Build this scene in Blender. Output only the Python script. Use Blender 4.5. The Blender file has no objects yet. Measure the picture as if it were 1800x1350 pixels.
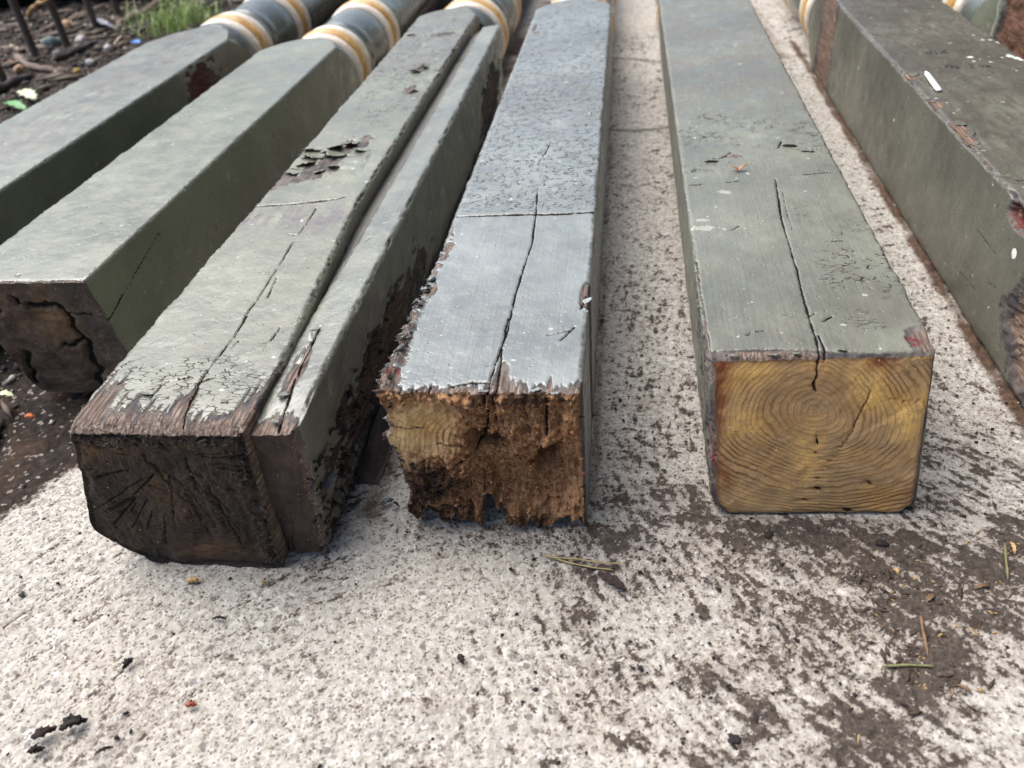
import bpy, math, random
import numpy as np
from mathutils import Matrix, Vector
sc = bpy.context.scene
COL = sc.collection
rnd = random.Random(7)
# ------------------------------------------------------------------ camera
F = 1400.0; H = 0.4436; XV = 1100.0; VP = (1105.0, -395.0)
def _cam():
    a, b = VP[0]-900, VP[1]-675
    yv = 675+(-(F*F)-a*(XV-900))/b
    dy = np.array([a, -b, -F]); dy /= np.linalg.norm(dy)
    dz = -np.array([XV-900, -(yv-675), -F]); dz /= np.linalg.norm(dz)
    return np.stack([np.cross(dy, dz), dy, dz])
RM = _cam()
def ray(px, py): return RM @ np.array([px-900, -(py-675), -F])
def at(px, py, z=0.0):                       # pixel -> point on the plane at height z
    r = ray(px, py); t = (z-H)/r[2]; return (r[0]*t, r[1]*t, z)
def at_y(px, py, y):
    r = ray(px, py); t = y/r[1]; return (r[0]*t, y, H+r[2]*t)
def at_x(px, py, x):
    r = ray(px, py); t = x/r[0]; return (x, r[1]*t, H+r[2]*t)
cd = bpy.data.cameras.new('camera'); cam = bpy.data.objects.new('camera', cd); COL.objects.link(cam)
M = Matrix.Identity(4)
for i in range(3):
    for j in range(3): M[i][j] = RM[i][j]
M[0][3], M[1][3], M[2][3] = 0, 0, H
cam.matrix_world = M
cd.sensor_width = 36; cd.lens = 36*F/1800; cd.clip_start = .02; cd.clip_end = 500
cd.dof.use_dof = True; cd.dof.focus_distance = .62; cd.dof.aperture_fstop = 7.5
sc.camera = cam
# ------------------------------------------------------------------ light
ELEV, AZ = math.radians(61), math.radians(-66)   # azimuth measured from +y towards +x
w = bpy.data.worlds.new('World'); sc.world = w; w.use_nodes = True
nt = w.node_tree; sky = nt.nodes.new('ShaderNodeTexSky'); sky.sky_type = 'NISHITA'
sky.sun_disc = False; sky.sun_elevation = ELEV; sky.sun_rotation = AZ
sky.air_density = 1.0; sky.dust_density = 3.0; sky.ozone_density = 1.0
bg = nt.nodes['Background']; bg.inputs[1].default_value = .10
nt.links.new(sky.outputs[0], bg.inputs[0])
sd = bpy.data.lights.new('sun', 'SUN'); sd.energy = 2.4; sd.angle = math.radians(66); sd.color = (1, .97, .93)
sun = bpy.data.objects.new('sun', sd); COL.objects.link(sun)
dirv = Vector((math.sin(AZ)*math.cos(ELEV), math.cos(AZ)*math.cos(ELEV), math.sin(ELEV)))
sun.rotation_euler = dirv.to_track_quat('Z', 'Y').to_euler(); sun.location = (0, 0, 5)
sc.view_settings.view_transform = 'Standard'; sc.view_settings.look = 'None'
sc.view_settings.exposure = 1.2; sc.view_settings.gamma = 1
# ------------------------------------------------------------------ numpy noise
def _hash(ix, iy, s):
    n = (ix*374761393 + iy*668265263 + s*1442695041) & 0xffffffff
    n = ((n ^ (n >> 13))*1274126177) & 0xffffffff
    n = ((n ^ (n >> 15))*2246822519) & 0xffffffff
    return ((n ^ (n >> 16)) & 0xffff)/65535.0
def vn(x, y, s=0):
    x = np.asarray(x, float); y = np.asarray(y, float)
    fx, fy = np.floor(x), np.floor(y); ix, iy = fx.astype(np.int64), fy.astype(np.int64)
    u, v = x-fx, y-fy; u = u*u*(3-2*u); v = v*v*(3-2*v)
    a = _hash(ix, iy, s); b = _hash(ix+1, iy, s); c = _hash(ix, iy+1, s); d = _hash(ix+1, iy+1, s)
    return (a*(1-u)+b*u)*(1-v)+(c*(1-u)+d*u)*v
def fbm(x, y, s=0, o=4, g=.5):
    t = 0; a = 1; n = 0
    for k in range(o):
        t = t+a*vn(x*2**k+k*7.3, y*2**k+k*3.1, s+k*17); n += a; a *= g
    return t/n-.5                                # about -.5 .. .5
def ss(x, a, b):
    t = np.clip((x-a)/(b-a), 0, 1); return t*t*(3-2*t)
def dpoly(X, Y, pts):
    d = np.full(np.shape(X), 9.0)
    for p, q in zip(pts[:-1], pts[1:]):
        dx, dy = q[0]-p[0], q[1]-p[1]; L = dx*dx+dy*dy+1e-12
        t = np.clip(((X-p[0])*dx+(Y-p[1])*dy)/L, 0, 1)
        d = np.minimum(d, np.hypot(X-p[0]-t*dx, Y-p[1]-t*dy))
    return d
# ------------------------------------------------------------------ object helpers
def tag(o, label=None, cat=None, group=None, kind=None):
    if label: o['label'] = label
    if cat: o['category'] = cat
    if group: o['group'] = group
    if kind: o['kind'] = kind
    return o
def thing(name, label, cat, loc, group=None):
    o = bpy.data.objects.new(name, None); COL.objects.link(o); o.location = loc; o.empty_display_size = .02
    return tag(o, label, cat, group)
def mesh(name, V, Fc, mat, parent=None, origin=(0, 0, 0), attrs=None, smooth=True, uneven=None):
    V = np.asarray(V, float)-np.asarray(origin, float)
    me = bpy.data.meshes.new(name)
    if isinstance(Fc, np.ndarray):
        n = Fc.shape[1]
        me.vertices.add(len(V)); me.vertices.foreach_set('co', V.ravel())
        me.loops.add(Fc.size); me.loops.foreach_set('vertex_index', Fc.ravel().astype(np.int32))
        me.polygons.add(len(Fc)); me.polygons.foreach_set('loop_start', np.arange(0, Fc.size, n, dtype=np.int32))
        me.polygons.foreach_set('loop_total', np.full(len(Fc), n, np.int32))
        me.update(calc_edges=True); me.validate()
    else:
        me.from_pydata([tuple(v) for v in V], [], Fc); me.update()
    if smooth: me.polygons.foreach_set('use_smooth', [True]*len(me.polygons))
    for k, a in (attrs or {}).items():
        at_ = me.attributes.new(k, 'FLOAT', 'POINT')
        at_.data.foreach_set('value', np.asarray(a, np.float32).ravel())
    me.materials.append(mat)
    o = bpy.data.objects.new(name, me); COL.objects.link(o)
    if parent is not None: o.parent = parent
    else: o.location = origin
    return o
def grid_faces(nr, nc, wrap=False):
    i = np.arange(nr-1)[:, None]; j = np.arange(nc if wrap else nc-1)[None, :]
    j2 = (j+1) % nc
    a = i*nc+j; b = i*nc+j2; c = (i+1)*nc+j2; d = (i+1)*nc+j
    return np.stack([a, b, c, d], -1).reshape(-1, 4)
# ------------------------------------------------------------------ materials
def L(r, g, b):
    f = lambda c: (c/255/12.92) if c/255 <= .04045 else ((c/255+.055)/1.055)**2.4
    return (f(r), f(g), f(b), 1)
class NT:
    def __init__(s, name):
        s.m = bpy.data.materials.new(name); s.m.use_nodes = True; s.t = s.m.node_tree
        s.b = s.t.nodes['Principled BSDF']; s.co = s.n('ShaderNodeTexCoord').outputs['Object']
    def n(s, ty, **k):
        x = s.t.nodes.new(ty)
        for a, b in k.items(): setattr(x, a, b)
        return x
    def put(s, sock, v):
        if hasattr(v, 'is_output'): s.t.links.new(v, sock)
        elif v is not None: sock.default_value = v
    def math(s, op, a, b=None, c=None, clamp=False):
        x = s.n('ShaderNodeMath', operation=op, use_clamp=clamp)
        s.put(x.inputs[0], a); s.put(x.inputs[1], b); s.put(x.inputs[2], c); return x.outputs[0]
    def mul(s, a, b): return s.math('MULTIPLY', a, b)
    def add(s, a, b): return s.math('ADD', a, b)
    def sub(s, a, b): return s.math('SUBTRACT', a, b)
    def sc(s, v, vec=None):
        x = s.n('ShaderNodeMapping'); s.put(x.inputs[0], vec or s.co); x.inputs['Scale'].default_value = v; return x.outputs[0]
    def noise(s, scale, detail=3, rough=.55, vec=None, dist=0):
        x = s.n('ShaderNodeTexNoise'); s.put(x.inputs['Vector'], vec or s.co)
        x.inputs['Scale'].default_value = scale; x.inputs['Detail'].default_value = detail
        x.inputs['Roughness'].default_value = rough; x.inputs['Distortion'].default_value = dist
        return x.outputs[0]
    def vor(s, scale, vec=None, feature='F1', out=0, rand=1):
        x = s.n('ShaderNodeTexVoronoi', feature=feature); s.put(x.inputs['Vector'], vec or s.co)
        x.inputs['Scale'].default_value = scale; x.inputs['Randomness'].default_value = rand; return x.outputs[out]
    def attr(s, name): return s.n('ShaderNodeAttribute', attribute_name=name).outputs['Fac']
    def step(s, v, lo, hi, a=0., b=1.):
        x = s.n('ShaderNodeMapRange', interpolation_type='SMOOTHSTEP'); s.put(x.inputs[0], v)
        x.inputs[1].default_value = lo; x.inputs[2].default_value = hi
        x.inputs[3].default_value = a; x.inputs[4].default_value = b; return x.outputs[0]
    def mix(s, f, a, b, blend='MIX'):
        x = s.n('ShaderNodeMix', data_type='RGBA', blend_type=blend)
        s.put(x.inputs[0], f); s.put(x.inputs[6], a); s.put(x.inputs[7], b); return x.outputs[2]
    def ramp(s, f, st):
        x = s.n('ShaderNodeValToRGB'); s.put(x.inputs[0], f); e = x.color_ramp.elements
        while len(e) < len(st): e.new(.5)
        for q, (p, c) in zip(e, st): q.position = p; q.color = c
        return x.outputs[0]
    def end(s, col, rough=.6, h=None, dist=.001, strength=1., spec=.5):
        s.put(s.b.inputs['Base Color'], col); s.put(s.b.inputs['Roughness'], rough)
        s.b.inputs['Specular IOR Level'].default_value = spec
        if h is not None:
            x = s.n('ShaderNodeBump'); s.put(x.inputs['Height'], h)
            x.inputs['Distance'].default_value = dist; x.inputs['Strength'].default_value = strength
            s.t.links.new(x.outputs[0], s.b.inputs['Normal'])
        return s.m
def flat(name, c, rough=.6, var=.25, scale=80, bump=.0004, dark=None, spec=.5):
    t = NT(name); n = t.noise(scale, 5, .65)
    a = tuple(v*(1-var) for v in c[:3])+(1,); b = tuple(min(1, v*(1+var)) for v in c[:3])+(1,)
    return t.end(t.ramp(n, [(.3, dark or a), (.7, b)]), rough, t.noise(scale*3, 4), bump, spec=spec)
def paint_mat(name, base, rough=.42, stain_shade_c=L(98, 88, 80), wood=None, crk=0.0, spec=.5, brush=1.0, whamt=.5, whc=L(176, 176, 164)):
    """old gloss paint over primer over weathered wood; masks come from the mesh's own attributes"""
    t = NT(name)
    fine = t.noise(700, 4, .6); med = t.noise(55, 5, .6); big = t.noise(9, 4, .55)
    streak = t.noise(1, 4, .6, t.sc((420, 14, 420)))
    loss = t.add(t.attr('loss'), t.mul(t.sub(fine, .5), .5))
    bare = t.step(loss, -.02, .03)
    lighter = tuple(min(1, v*1.35) for v in base[:3])+(1,); darker = tuple(v*.72 for v in base[:3])+(1,)
    pc = t.mix(t.step(big, .35, .68), darker, lighter)
    pc = t.mix(t.step(med, .3, .75, 0, .7), pc, base)
    pc = t.mix(t.mul(t.step(streak, .45, .75), .28*brush), pc, lighter)
    smear = t.noise(1, 5, .7, t.sc((50, 18, 50)), 1.5)
    pc = t.mix(t.math('ADD', t.mul(t.attr('stain_shade'), t.step(smear, .38, .6)), t.math('MAXIMUM', t.sub(t.attr('stain_shade'), 1.25), 0.), clamp=True), pc, stain_shade_c)
    dust = t.step(t.noise(260, 3, .7), .66, .74, 0, .55)
    pc = t.mix(dust, pc, tuple(min(1, v*1.9) for v in base[:3])+(1,))
    grime = t.step(t.noise(330, 2, .5, t.sc((1, 1.6, 1))), .27, .2)
    pc = t.mix(t.mul(grime, .8), pc, L(52, 48, 42))
    scr = t.step(t.noise(1, 2, .4, t.sc((130, 130, 130))), .72, .76)
    pc = t.mix(t.mul(scr, .5), pc, L(196, 198, 190))
    # crackle: short breaks across the grain
    vw = t.sc((130, 260, 130)); ed = t.vor(1, vw, 'DISTANCE_TO_EDGE')
    cmask = t.step(t.add(t.mul(t.noise(24, 3), 1.0), t.mul(t.attr('crk'), .75)), .86, 1.02)
    cmask = t.mul(cmask, t.step(t.noise(110, 3), .46, .56))
    ck = t.mul(t.step(ed, .07, .02), cmask)
    pc = t.mix(ck, pc, L(45, 44, 40))
    # wood below
    gr = t.noise(1, 5, .7, t.sc((520, 16, 520)))
    gr2 = t.noise(1, 3, .6, t.sc((150, 8, 150)))
    wc = wood or [(.28, L(30, 25, 22)), (.48, L(88, 75, 68)), (.7, L(166, 150, 136))]
    wcol = t.mix(t.step(gr2, .4, .7, 0, .45), t.ramp(gr, wc), L(108, 88, 74))
    prim = t.mix(t.step(med, .4, .6), L(72, 68, 68), L(104, 97, 92))
    under = t.mix(t.step(t.add(loss, t.mul(med, .4)), .52, .66), prim, wcol)
    under = t.mix(t.math('MULTIPLY', t.attr('red'), t.step(t.noise(300, 3), .42, .52), clamp=True), under, L(98, 36, 40))
    col = t.mix(bare, pc, under)
    col = t.mix(t.step(t.add(t.attr('white'), t.mul(t.sub(fine, .5), .6)), .4, .55, 0, whamt), col, whc)
    ckd = t.step(t.add(t.attr('crack'), t.mul(t.sub(fine, .5), .6)), .52, .74)
    col = t.mix(ckd, col, L(30, 27, 24))
    h = t.mul(t.sub(1, bare), .75)
    h = t.add(h, t.mul(t.noise(480, 3, .5), t.add(.12, t.mul(bare, .4))))
    h = t.add(h, t.mul(streak, t.add(.25*brush, t.mul(bare, .6))))
    h = t.add(h, t.mul(t.noise(95, 4, .6), .7))
    h = t.sub(h, t.mul(ck, .5)); h = t.sub(h, t.mul(ckd, .8)); h = t.sub(h, t.mul(t.step(t.vor(130), .16, .05), .35))
    rg = t.mix(bare, t.step(t.noise(40, 4, .6), .3, .7, rough-.09, rough+.14), (.85,)*3+(1,)); rg = t.mix(t.step(t.attr('stain_shade'), 1.2, 1.9, 0, .8), rg, (.8,)*3+(1,))
    m = t.end(col, rg, h, .0011, spec=spec)
    sp = t.mul(t.mul(t.sub(1, ckd), t.sub(1, t.mul(bare, .7))), spec); t.put(t.b.inputs['Specular IOR Level'], t.mul(sp, t.sub(1, t.mul(ck, .9))))
    return m
def grain_mat(name, cols, dark, ring_f, ring_c, ringamt=.6, rough=.75, crumbs=None, speck=None, ochrec=L(205, 158, 84)):
    """sawn end grain: growth rings round the pith, checks, stains, crumbly rot where the attribute says so"""
    t = NT(name); fine = t.noise(900, 4, .65); med = t.noise(70, 5, .6); lg = t.noise(26, 4, .55, dist=.8)
    r = t.attr('ring')
    rw = t.add(t.mul(r, ring_f), t.mul(t.noise(26, 3), 3.0))
    s1 = t.math('SINE', t.mul(rw, 6.2832))
    rings = t.step(s1, .1, .95)
    col = t.ramp(lg, cols)
    col = t.mix(t.step(med, .35, .7, 0, .5), col, cols[-1][1])
    amt = t.mul(t.mul(rings, ringamt), t.step(t.noise(34, 3), .34, .56, .12, 1))
    amt = t.mul(amt, t.step(r, .006, .042, .1, 1)); amt = t.mul(amt, t.step(t.noise(22, 4, .6), .4, .58, .08, 1)); col = t.mix(amt, col, ring_c)
    col = t.mix(t.math('MULTIPLY', t.attr('ochre'), t.step(t.noise(120, 4), .4, .6, .3, .9), clamp=True), col, ochrec)
    col = t.mix(t.math('MULTIPLY', t.attr('redw'), t.step(t.noise(90, 4), .35, .6, .3, 1), clamp=True), col, L(128, 62, 34))
    if crumbs:
        rc = t.ramp(t.add(t.mul(t.noise(240, 6, .75), .75), t.mul(t.noise(32, 4, .6, t.sc((1, 1, .5))), .25)), crumbs)
        col = t.mix(t.attr('rot'), col, rc)
    col = t.mix(t.mul(t.attr('dark'), t.step(t.noise(110, 4), .3, .6, .45, 1)), col, dark)
    col = t.mix(t.step(fine, .3, .6, .35, 0), col, dark)
    if speck: col = t.mix(t.step(t.noise(420, 2, .5), .73, .76), col, speck)
    ckd = t.step(t.add(t.attr('crack'), t.mul(t.sub(fine, .5), .6)), .42, .66)
    col = t.mix(ckd, col, L(20, 15, 12))
    mp = t.n('ShaderNodeMapping'); t.put(mp.inputs[0], t.co); mp.inputs['Rotation'].default_value = (0, .9, 0); saw = t.noise(1, 4, .65, t.sc((90, 90, 900), mp.outputs[0])); col = t.mix(t.step(saw, .5, .75, 0, .35), col, cols[0][1])
    h = t.add(t.mul(rings, -.3), t.mul(fine, .5)); h = t.add(h, t.mul(saw, .35)); h = t.add(h, t.mul(med, .8))
    h = t.sub(h, t.mul(ckd, 1.2)); h = t.add(h, t.mul(t.mul(t.noise(330, 5, .7), t.attr('rot')), 3.))
    return t.end(col, rough, h, .0009, spec=.35)
# ------------------------------------------------------------------ concrete
def ground_mat():
    t = NT('concrete')
    hv = t.attr('hgt'); f1 = t.noise(520, 4, .65); f2 = t.noise(1500, 2, .6); g = t.vor(620, out=1)
    gs = t.n('ShaderNodeSeparateColor'); t.put(gs.inputs[0], g); gv = gs.outputs[0]; gv2 = gs.outputs[1]
    lowf = t.noise(7, 4, .6)
    base = t.ramp(t.noise(160, 5, .65), [(.28, L(120, 116, 108)), (.45, L(170, 166, 157)), (.68, L(201, 197, 188))])
    base = t.mix(t.step(lowf, .35, .7, 0, .3), base, L(196, 184, 170))
    st = t.vor(150, out=1); sg = t.n('ShaderNodeSeparateColor'); t.put(sg.inputs[0], st); se = t.step(t.vor(150), .42, .3)
    base = t.mix(t.mul(se, t.step(sg.outputs[0], .8, .84, 0, .55)), base, L(160, 152, 144)); base = t.mix(t.mul(se, t.step(sg.outputs[1], .86, .9, 0, .6)), base, L(214, 212, 208))
    base = t.mix(t.mul(se, t.step(sg.outputs[2], .93, .95, 0, .7)), base, L(96, 92, 90))
    base = t.mix(t.step(t.noise(14, 5, .65), .5, .72, 0, .38), base, L(112, 102, 94))
    base = t.mix(t.step(gv, .86, .9, 0, .75), base, L(120, 108, 100))
    base = t.mix(t.step(gv2, .9, .93, 0, .3), base, L(238, 234, 227))
    base = t.mix(t.step(gv2, .05, .02, 0, .8), base, L(84, 76, 72))
    hh = t.add(t.mul(hv, 1.), t.mul(t.sub(f1, .5), 1.5)); hh = t.add(hh, t.mul(t.sub(f2, .5), .35))
    pit = t.step(hh, .30, .04)
    base = t.mix(t.mul(pit, .8), base, L(112, 101, 92))
    lvl = t.add(t.attr('dirt'), t.mul(t.sub(t.noise(60, 4), .5), .35))
    base = t.mix(t.step(t.sub(lvl, t.mul(hh, .55)), -.22, .25, 0, .55), base, L(128, 116, 106)); dm = t.step(t.sub(lvl, hh), -.10, .17)
    dirt = t.ramp(t.noise(300, 5, .7), [(.3, L(46, 40, 36)), (.55, L(80, 71, 64)), (.8, L(120, 108, 98))])
    col = t.mix(dm, base, dirt)
    rm = t.step(t.add(t.attr('rust_shade'), t.mul(t.sub(f1, .5), .9)), .25, 1.05, 0, .95)
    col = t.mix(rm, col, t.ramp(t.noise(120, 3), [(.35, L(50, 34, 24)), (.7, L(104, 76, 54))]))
    ck = t.step(t.add(t.attr('joint'), t.mul(t.sub(f1, .5), .8)), .4, .9, 0, .65)
    col = t.mix(ck, col, L(60, 56, 52))
    h = t.add(t.mul(f1, 1.2), t.mul(f2, .5)); h = t.add(h, t.mul(t.noise(230, 3), .8)); h = t.sub(h, t.mul(ck, 1.5))
    return t.end(col, .88, h, .0012, spec=.3)
def soil_mat():
    t = NT('soil'); n = t.noise(160, 6, .7); v = t.vor(300, out=1)
    gs = t.n('ShaderNodeSeparateColor'); t.put(gs.inputs[0], v)
    c = t.ramp(n, [(.3, L(24, 20, 18)), (.55, L(56, 48, 43)), (.8, L(98, 86, 76))])
    c = t.mix(t.step(gs.outputs[0], .93, .95, 0, .7), c, L(170, 160, 148))
    c = t.mix(t.step(t.noise(20, 4), .5, .7, 0, .5), c, L(84, 64, 50))
    return t.end(c, .92, t.add(n, t.mul(t.noise(700, 4), .4)), .004, spec=.25)
SOIL = soil_mat()
# slab outline on the soil side: x of the left edge as a function of y
_ey = [0.0, .28, .36, .40, .433, .465, .54, .70, 1.2, 3.6]
_ex = [-1.5, -.80, -.60, -.515, -.500, -.480, -.455, -.44, -.43, -.42]
def dirt_field(x, y):
    d = np.full(np.shape(x), .02)
    # (pixel x, pixel y, radius x m, radius y m, weight)
    for px, py, rx, ry, wt in [(1250, 915, .045, .014, .75), (1400, 935, .08, .016, .95), (1530, 960, .06, .02, .9), (1640, 890, .04, .016, .6),
                               (1560, 1010, .05, .02, .85), (1620, 1075, .035, .022, 1.0), (1660, 1150, .02, .022, .95), (1610, 1210, .022, .02, .95),
                               (1530, 1290, .028, .022, .8), (1560, 1345, .04, .015, .75), (1740, 1010, .03, .025, 1.0), (1790, 960, .02, .03, .9),
                               (1750, 1080, .03, .018, .85), (1080, 950, .03, .02, .75), (1040, 1010, .026, .018, .6), (1020, 1090, .03, .02, .5),
                               (1060, 1180, .035, .02, .42), (1090, 1270, .03, .02, .35), (1330, 1250, .010, .010, .95), (1350, 1275, .014, .012, .6),
                               (1250, 1190, .03, .018, .5), (1240, 1330, .03, .012, .5), (1400, 1150, .04, .03, .45), (1460, 1330, .014, .010, .9),
                               (1450, 1080, .05, .03, .5), (1180, 880, .05, .03, .6), (1120, 800, .03, .03, .42), (1270, 1050, .06, .03, .42), (1330, 980, .08, .02, .5),
                               (1130, 700, .022, .10, .22), (1110, 900, .03, .03, .42), (1150, 1000, .05, .03, .40), (1000, 1250, .03, .05, .3), (1760, 1180, .03, .012, .3), (520, 1010, .06, .012, .35), (1300, 1300, .05, .03, .3), (1700, 800, .04, .03, .4)]:
        c = at(px, py); q = ((x-c[0])/rx)**2+((y-c[1])/ry)**2
        d = np.maximum(d, wt*np.exp(-q*.8))
    return d*.92+.30*fbm(x*22, y*30, 5, 4)+.10*ss(x, -.1, .12)+.16*(fbm(x*9, y*9, 15, 3)+.05)
def build_concrete():
    xs = np.concatenate([np.linspace(-1.5, -.56, 110), np.linspace(-.56, .52, 820)[1:], np.linspace(.52, 2.2, 90)[1:]])
    y = [.16]
    while y[-1] < 3.6: y.append(y[-1]+.0012+max(0, y[-1]-.45)*.006)
    ys = np.array([-1.5, -.8, -.3, -.05, .08, .13]+y)
    X, Y = np.meshgrid(xs, ys)
    ex = np.interp(Y, _ey, _ex)+fbm(Y*45, Y*0+3, 9, 4)*.018
    # squeeze columns left of the slab edge onto it, then drop a skirt into the soil
    Xs = np.where(X < ex, ex, X)
    near = 1.0
    agg = fbm(Xs*330, Y*330, 1, 3, .6)
    # trowel arcs: noise drawn out round a few centres
    sw = 0
    for cx, cy, ph in [(-.10, .05, 2), (.35, .62, 3), (-.5, .6, 4)]:
        r = np.hypot(Xs-cx, Y-cy); th = np.arctan2(Y-cy, Xs-cx)
        wgt = ss(fbm(Xs*3+ph, Y*3, 30+ph, 2), -.12, .12)
        sw = sw+wgt*fbm(r*240, th*r*80, 40+ph, 3, .6)
    long_ = fbm(Xs*170, Y*500, 77, 2)*ss(Y, .55, .8)
    hn = .5+agg*1.25+sw*1.2+long_*.4
    Z = agg*.0020+sw*.0018+fbm(Xs*9, Y*9, 6, 3)*.004
    J = np.zeros_like(Xs)
    for pts in ([at(1060, 226), at(1120, 228), at(1175, 223)], [at(1060, 102), at(1110, 104), at(1180, 112)]):
        d = dpoly(Xs+0, Y+fbm(Xs*60, Y*0, 8, 3)*.006, [p[:2] for p in pts])
        J = np.maximum(J, np.clip(1.3-d/.009, 0, 1))
    Z = Z-J*.001
    # flatten and keep below the posts that lie on it
    rust_shade = np.zeros_like(Xs)
    for x0, y0, x1, y1, wd, pk in [(.317, .5, .318, 1.7, .008, .95), (-.200, .42, -.204, 1.4, .014, .6), (-.026, .4, -.026, 1.2, .006, .5), (.206, .44, .200, 1.2, .004, .5), (-.235, 1.45, -.19, 2.2, .05, .7), (.27, 1.6, .25, 2.2, .04, .6)]:  # rust-brown stains at post feet; strips beside C and D include painted shade
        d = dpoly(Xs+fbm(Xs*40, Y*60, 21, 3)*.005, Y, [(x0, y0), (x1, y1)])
        rust_shade = np.maximum(rust_shade, pk*np.exp(-(d/wd)**2)*(.7+.9*vn(Xs*30, Y*40, 22)))
    dirt = dirt_field(Xs, Y)
    edge = np.exp(-np.maximum(0, Xs-ex)/.006)
    dirt = np.maximum(dirt, edge*.9)
    Z = Z+ss(dirt-hn*.6, 0, .4)*(.0012+.004*(fbm(Xs*160, Y*160, 66, 3)+.2))
    Z = Z-edge*.002-np.where(X < ex-.004, .03, 0)
    V = np.stack([Xs, Y, Z], -1).reshape(-1, 3)
    o = mesh('concrete_path', V, grid_faces(len(ys), len(xs)), ground_mat(), attrs=dict(hgt=hn, dirt=dirt, rust_shade=rust_shade, joint=J))
    tag(o, kind='structure')
build_concrete()
def soil_z(X, Y):
    m = ss(X, -.38, -.52)
    return -.012+m*(fbm(X*60, Y*60, 3, 4, .6)*.012+fbm(X*7, Y*7, 4, 3)*.02)+m*ss(X, -.9, -1.6)*.02-ss(X, -.50, -.36)*.02
def build_soil():
    xs = np.concatenate([np.linspace(-30, -2.6, 20), np.linspace(-2.5, -.35, 420), np.linspace(-.3, 30, 30)])
    ys = np.concatenate([np.linspace(-30, .2, 15), np.linspace(.25, 3.4, 480), np.linspace(3.5, 60, 30)])
    X, Y = np.meshgrid(xs, ys)
    Z = soil_z(X, Y)
    o = mesh('soil', np.stack([X, Y, Z], -1).reshape(-1, 3), grid_faces(len(ys), len(xs)), SOIL)
    tag(o, kind='structure')
build_soil()
# ------------------------------------------------------------------ posts
def section(corners, radii, sp):
    """rounded polygon, corners clockwise seen from the front starting bottom-left (up, across, down, back)"""
    n = len(corners); P = [np.array(c, float) for c in corners]; pts = []; nor = []; sid = []
    T = []
    for i in range(n):
        a = P[i-1]-P[i]; b = P[(i+1) % n]-P[i]; a /= np.linalg.norm(a); b /= np.linalg.norm(b)
        ang = math.acos(np.clip(a@b, -1, 1)); T.append((a, b, radii[i]/math.tan(ang/2), ang))
    for i in range(n):
        a, b, t, ang = T[i]; k = (i+1) % n; a2, b2, t2, ang2 = T[k]
        p = P[i]+b*t; q = P[k]+a2*t2; d = q-p; Ld = np.linalg.norm(d); m = max(2, int(Ld/sp[i]))
        nn = np.array([-d[1], d[0]])/Ld
        for j in range(m): pts.append(p+d*j/m); nor.append(nn); sid.append(i)
        # arc at corner k
        d2 = b2; n2 = np.array([-d2[1], d2[0]]); c = q-nn*radii[k]
        a0 = math.atan2(nn[1], nn[0]); a1 = math.atan2(n2[1], n2[0]); da = (a1-a0+math.pi) % (2*math.pi)-math.pi
        m = max(3, int(abs(da)*radii[k]/min(sp[i], sp[k])))
        for j in range(m):
            an = a0+da*j/m; v = np.array([math.cos(an), math.sin(an)]); pts.append(c+v*radii[k]); nor.append(v); sid.append(i if j < m/2 else k)
    return np.array(pts), np.array(nor), np.array(sid)
def rows(Lg, d0, g, dmax=.02):
    s = [0]
    while s[-1] < Lg: s.append(s[-1]+min(dmax, d0+g*s[-1]))
    s[-1] = Lg; return np.array(s)
def en(mask, val): return val-2.5*(1-np.clip(mask*3, 0, 1))
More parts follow.
